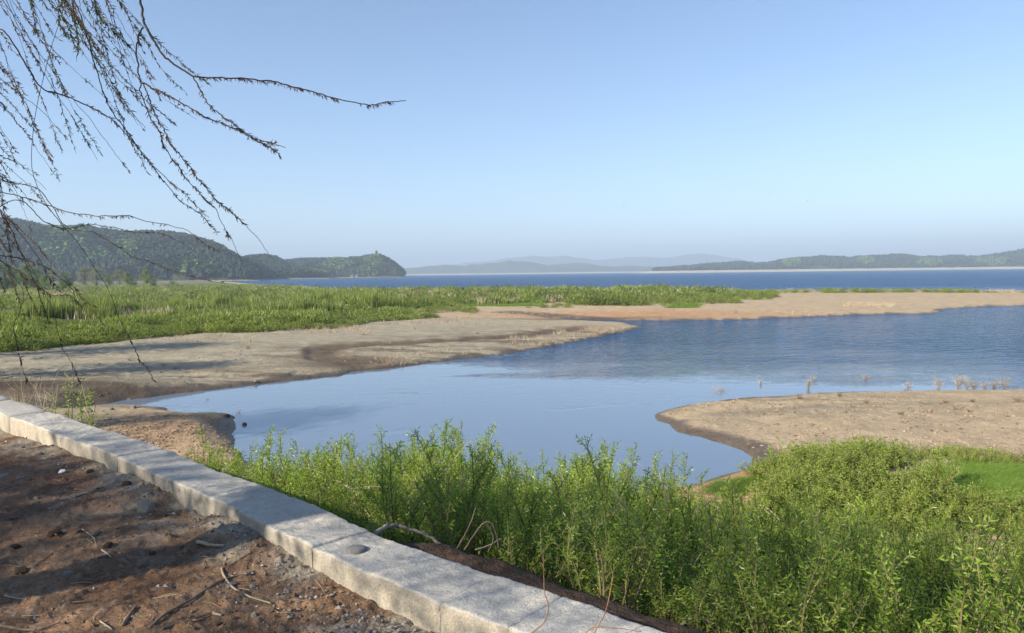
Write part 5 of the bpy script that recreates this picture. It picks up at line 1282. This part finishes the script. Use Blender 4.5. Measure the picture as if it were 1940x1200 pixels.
# pavilion on the headland
px_, r_ = 713, 1800
u = (HEAD[..., 1] - 1795) ** 2 + (HEAD[..., 0] - at_d(px_, 500, 1800)[0]) ** 2; i = np.unravel_index(np.argmin(u), u.shape); pb = HEAD[i].copy()
red = plain_material('painted_timber', (0.22, 0.07, 0.05), (0.30, 0.11, 0.07), 2); tile = plain_material('roof_tile', (0.10, 0.095, 0.09), (0.17, 0.16, 0.15), 2); pale = plain_material('pale_plaster', (0.28, 0.25, 0.21), (0.36, 0.32, 0.28), 2)
pav = link('pavilion', None, label='small tiered pavilion tower on the headland summit', cat='pavilion', loc=pb); pav.scale = (1.15, 1.15, 1.15)
def ngon_prism(n, levels, rot=0.0):
    th = np.arange(n) / n * 2 * np.pi + rot; V = np.vstack([np.stack([np.cos(th) * r, np.sin(th) * r, np.full(n, z)], 1) for r, z in levels]); idx = np.arange(len(levels) * n).reshape(-1, n)
    q = np.stack([idx[:-1], np.roll(idx[:-1], -1, 1), np.roll(idx[1:], -1, 1), idx[1:]], -1).reshape(-1, 4); return V, [q, idx[-1:].copy(), idx[:1, ::-1].copy()]
def pp(name, levels, mat, n=8, loc=(0, 0, 0)):
    V, f = ngon_prism(n, levels); link(name, mesh_np(name, V, f, mat), pav, loc=loc)
pp('plinth', [(3.4, -2), (3.4, 9.0)], pale)
for t, (z, r) in enumerate([(9.0, 2.6), (12.5, 2.1)]):
    pp('storey', [(r - 0.6, z), (r - 0.6, z + 2.6)], red)
    for k in range(8): pp('column', [(0.16, z), (0.16, z + 2.6)], red, 6, (math.cos(k * math.pi / 4) * r, math.sin(k * math.pi / 4) * r, 0))
    pp('roof', [(r + 1.5, z + 2.5), (r + 0.9, z + 2.8), (r * 0.45, z + 3.7 + 0.6 * t), (0.2 if t else r * 0.4, z + 3.75 + 1.0 * t)], tile)
pp('finial', [(0.18, 16.8), (0.25, 17.4), (0.05, 18.4)], tile, 6)
# buildings by the shore under the headland
for x, w, h, lab in [(664, 7, 3.0, 'low pale shed on the shore under the headland, the left one'), (673, 5, 4, 'pale boathouse on the shore under the headland, the right one')]:
    b = at_d(x, 522, 1545); hs = link('shore_house', None, label=lab, cat='building', loc=(b[0], 1560, 0.4))
    V = np.array([(a_ * w / 2, c_ * 3, z_) for z_ in (-2, h) for c_ in (-1, 1) for a_ in (-1, 1)]); Fq = np.array([[0, 1, 5, 4], [1, 3, 7, 5], [3, 2, 6, 7], [2, 0, 4, 6], [4, 5, 7, 6]])
    link('wall', mesh_np('wall', V, [Fq], pale), hs)
    V = np.array([(-w / 2 - .5, -3.6, h - .1), (w / 2 + .5, -3.6, h - .1), (-w / 2 - .5, 3.6, h - .1), (w / 2 + .5, 3.6, h - .1), (-w / 2 - .5, 0, h + 2), (w / 2 + .5, 0, h + 2)]); link('roof', mesh_np('roof', V, [np.array([[0, 1, 5, 4], [3, 2, 4, 5]]), np.array([[2, 0, 4], [1, 3, 5]])], tile), hs)
    V = np.array([(-0.8, -3.06, 0), (0.8, -3.06, 0), (0.8, -3.06, 2.4), (-0.8, -3.06, 2.4)]); link('door', mesh_np('door', V, [np.array([[0, 1, 2, 3]])], red), hs)
# birds over the lake
bird_mat = plain_material('bird_plumage', (0.05, 0.05, 0.05), (0.09, 0.09, 0.09), 5)
for x, y, d, lab in [(1181, 392, 300, 'dark bird low over the lake in mid sky'), (1460, 366, 310, 'dark bird left of the pair at the right'), (1530, 381, 310, 'dark bird right of the pair at the right'), (1007, 333, 340, 'faint dark bird highest over the lake')]:
    V, f = ngon_prism(6, [(0.01, -0.28), (0.07, -0.16), (0.09, 0.0), (0.06, 0.16), (0.07, 0.22), (0.01, 0.32)]); V = V[:, [2, 0, 1]]
    Wg = np.array([(0.08, 0, 0.05), (-0.10, 0, 0.05), (-0.02, 0.32, 0.16), (0.10, 0.30, 0.16), (-0.08, 0.62, 0.05)]); Wg2 = Wg * [1, -1, 1]; n0 = len(V)
    V = np.vstack([V, Wg, Wg2]); wf = np.array([[0, 1, 2], [0, 2, 3], [3, 2, 4]]); f = f + [wf + n0, wf[:, ::-1] + n0 + 5]
    link('bird', mesh_np('bird', V, f, bird_mat), label=lab, cat='bird', group='birds over the lake', loc=at_d(x, y, d))

# every top-level plant template that found no place is removed
for k, (h, o) in enumerate(VAR + NV):
    if o.name not in used:
        for c in list(o.children): bpy.data.objects.remove(c)
        bpy.data.objects.remove(o)
for k, (h, o) in enumerate(WV):
    if k not in wused:
        for c in list(o.children): bpy.data.objects.remove(c)
        bpy.data.objects.remove(o)
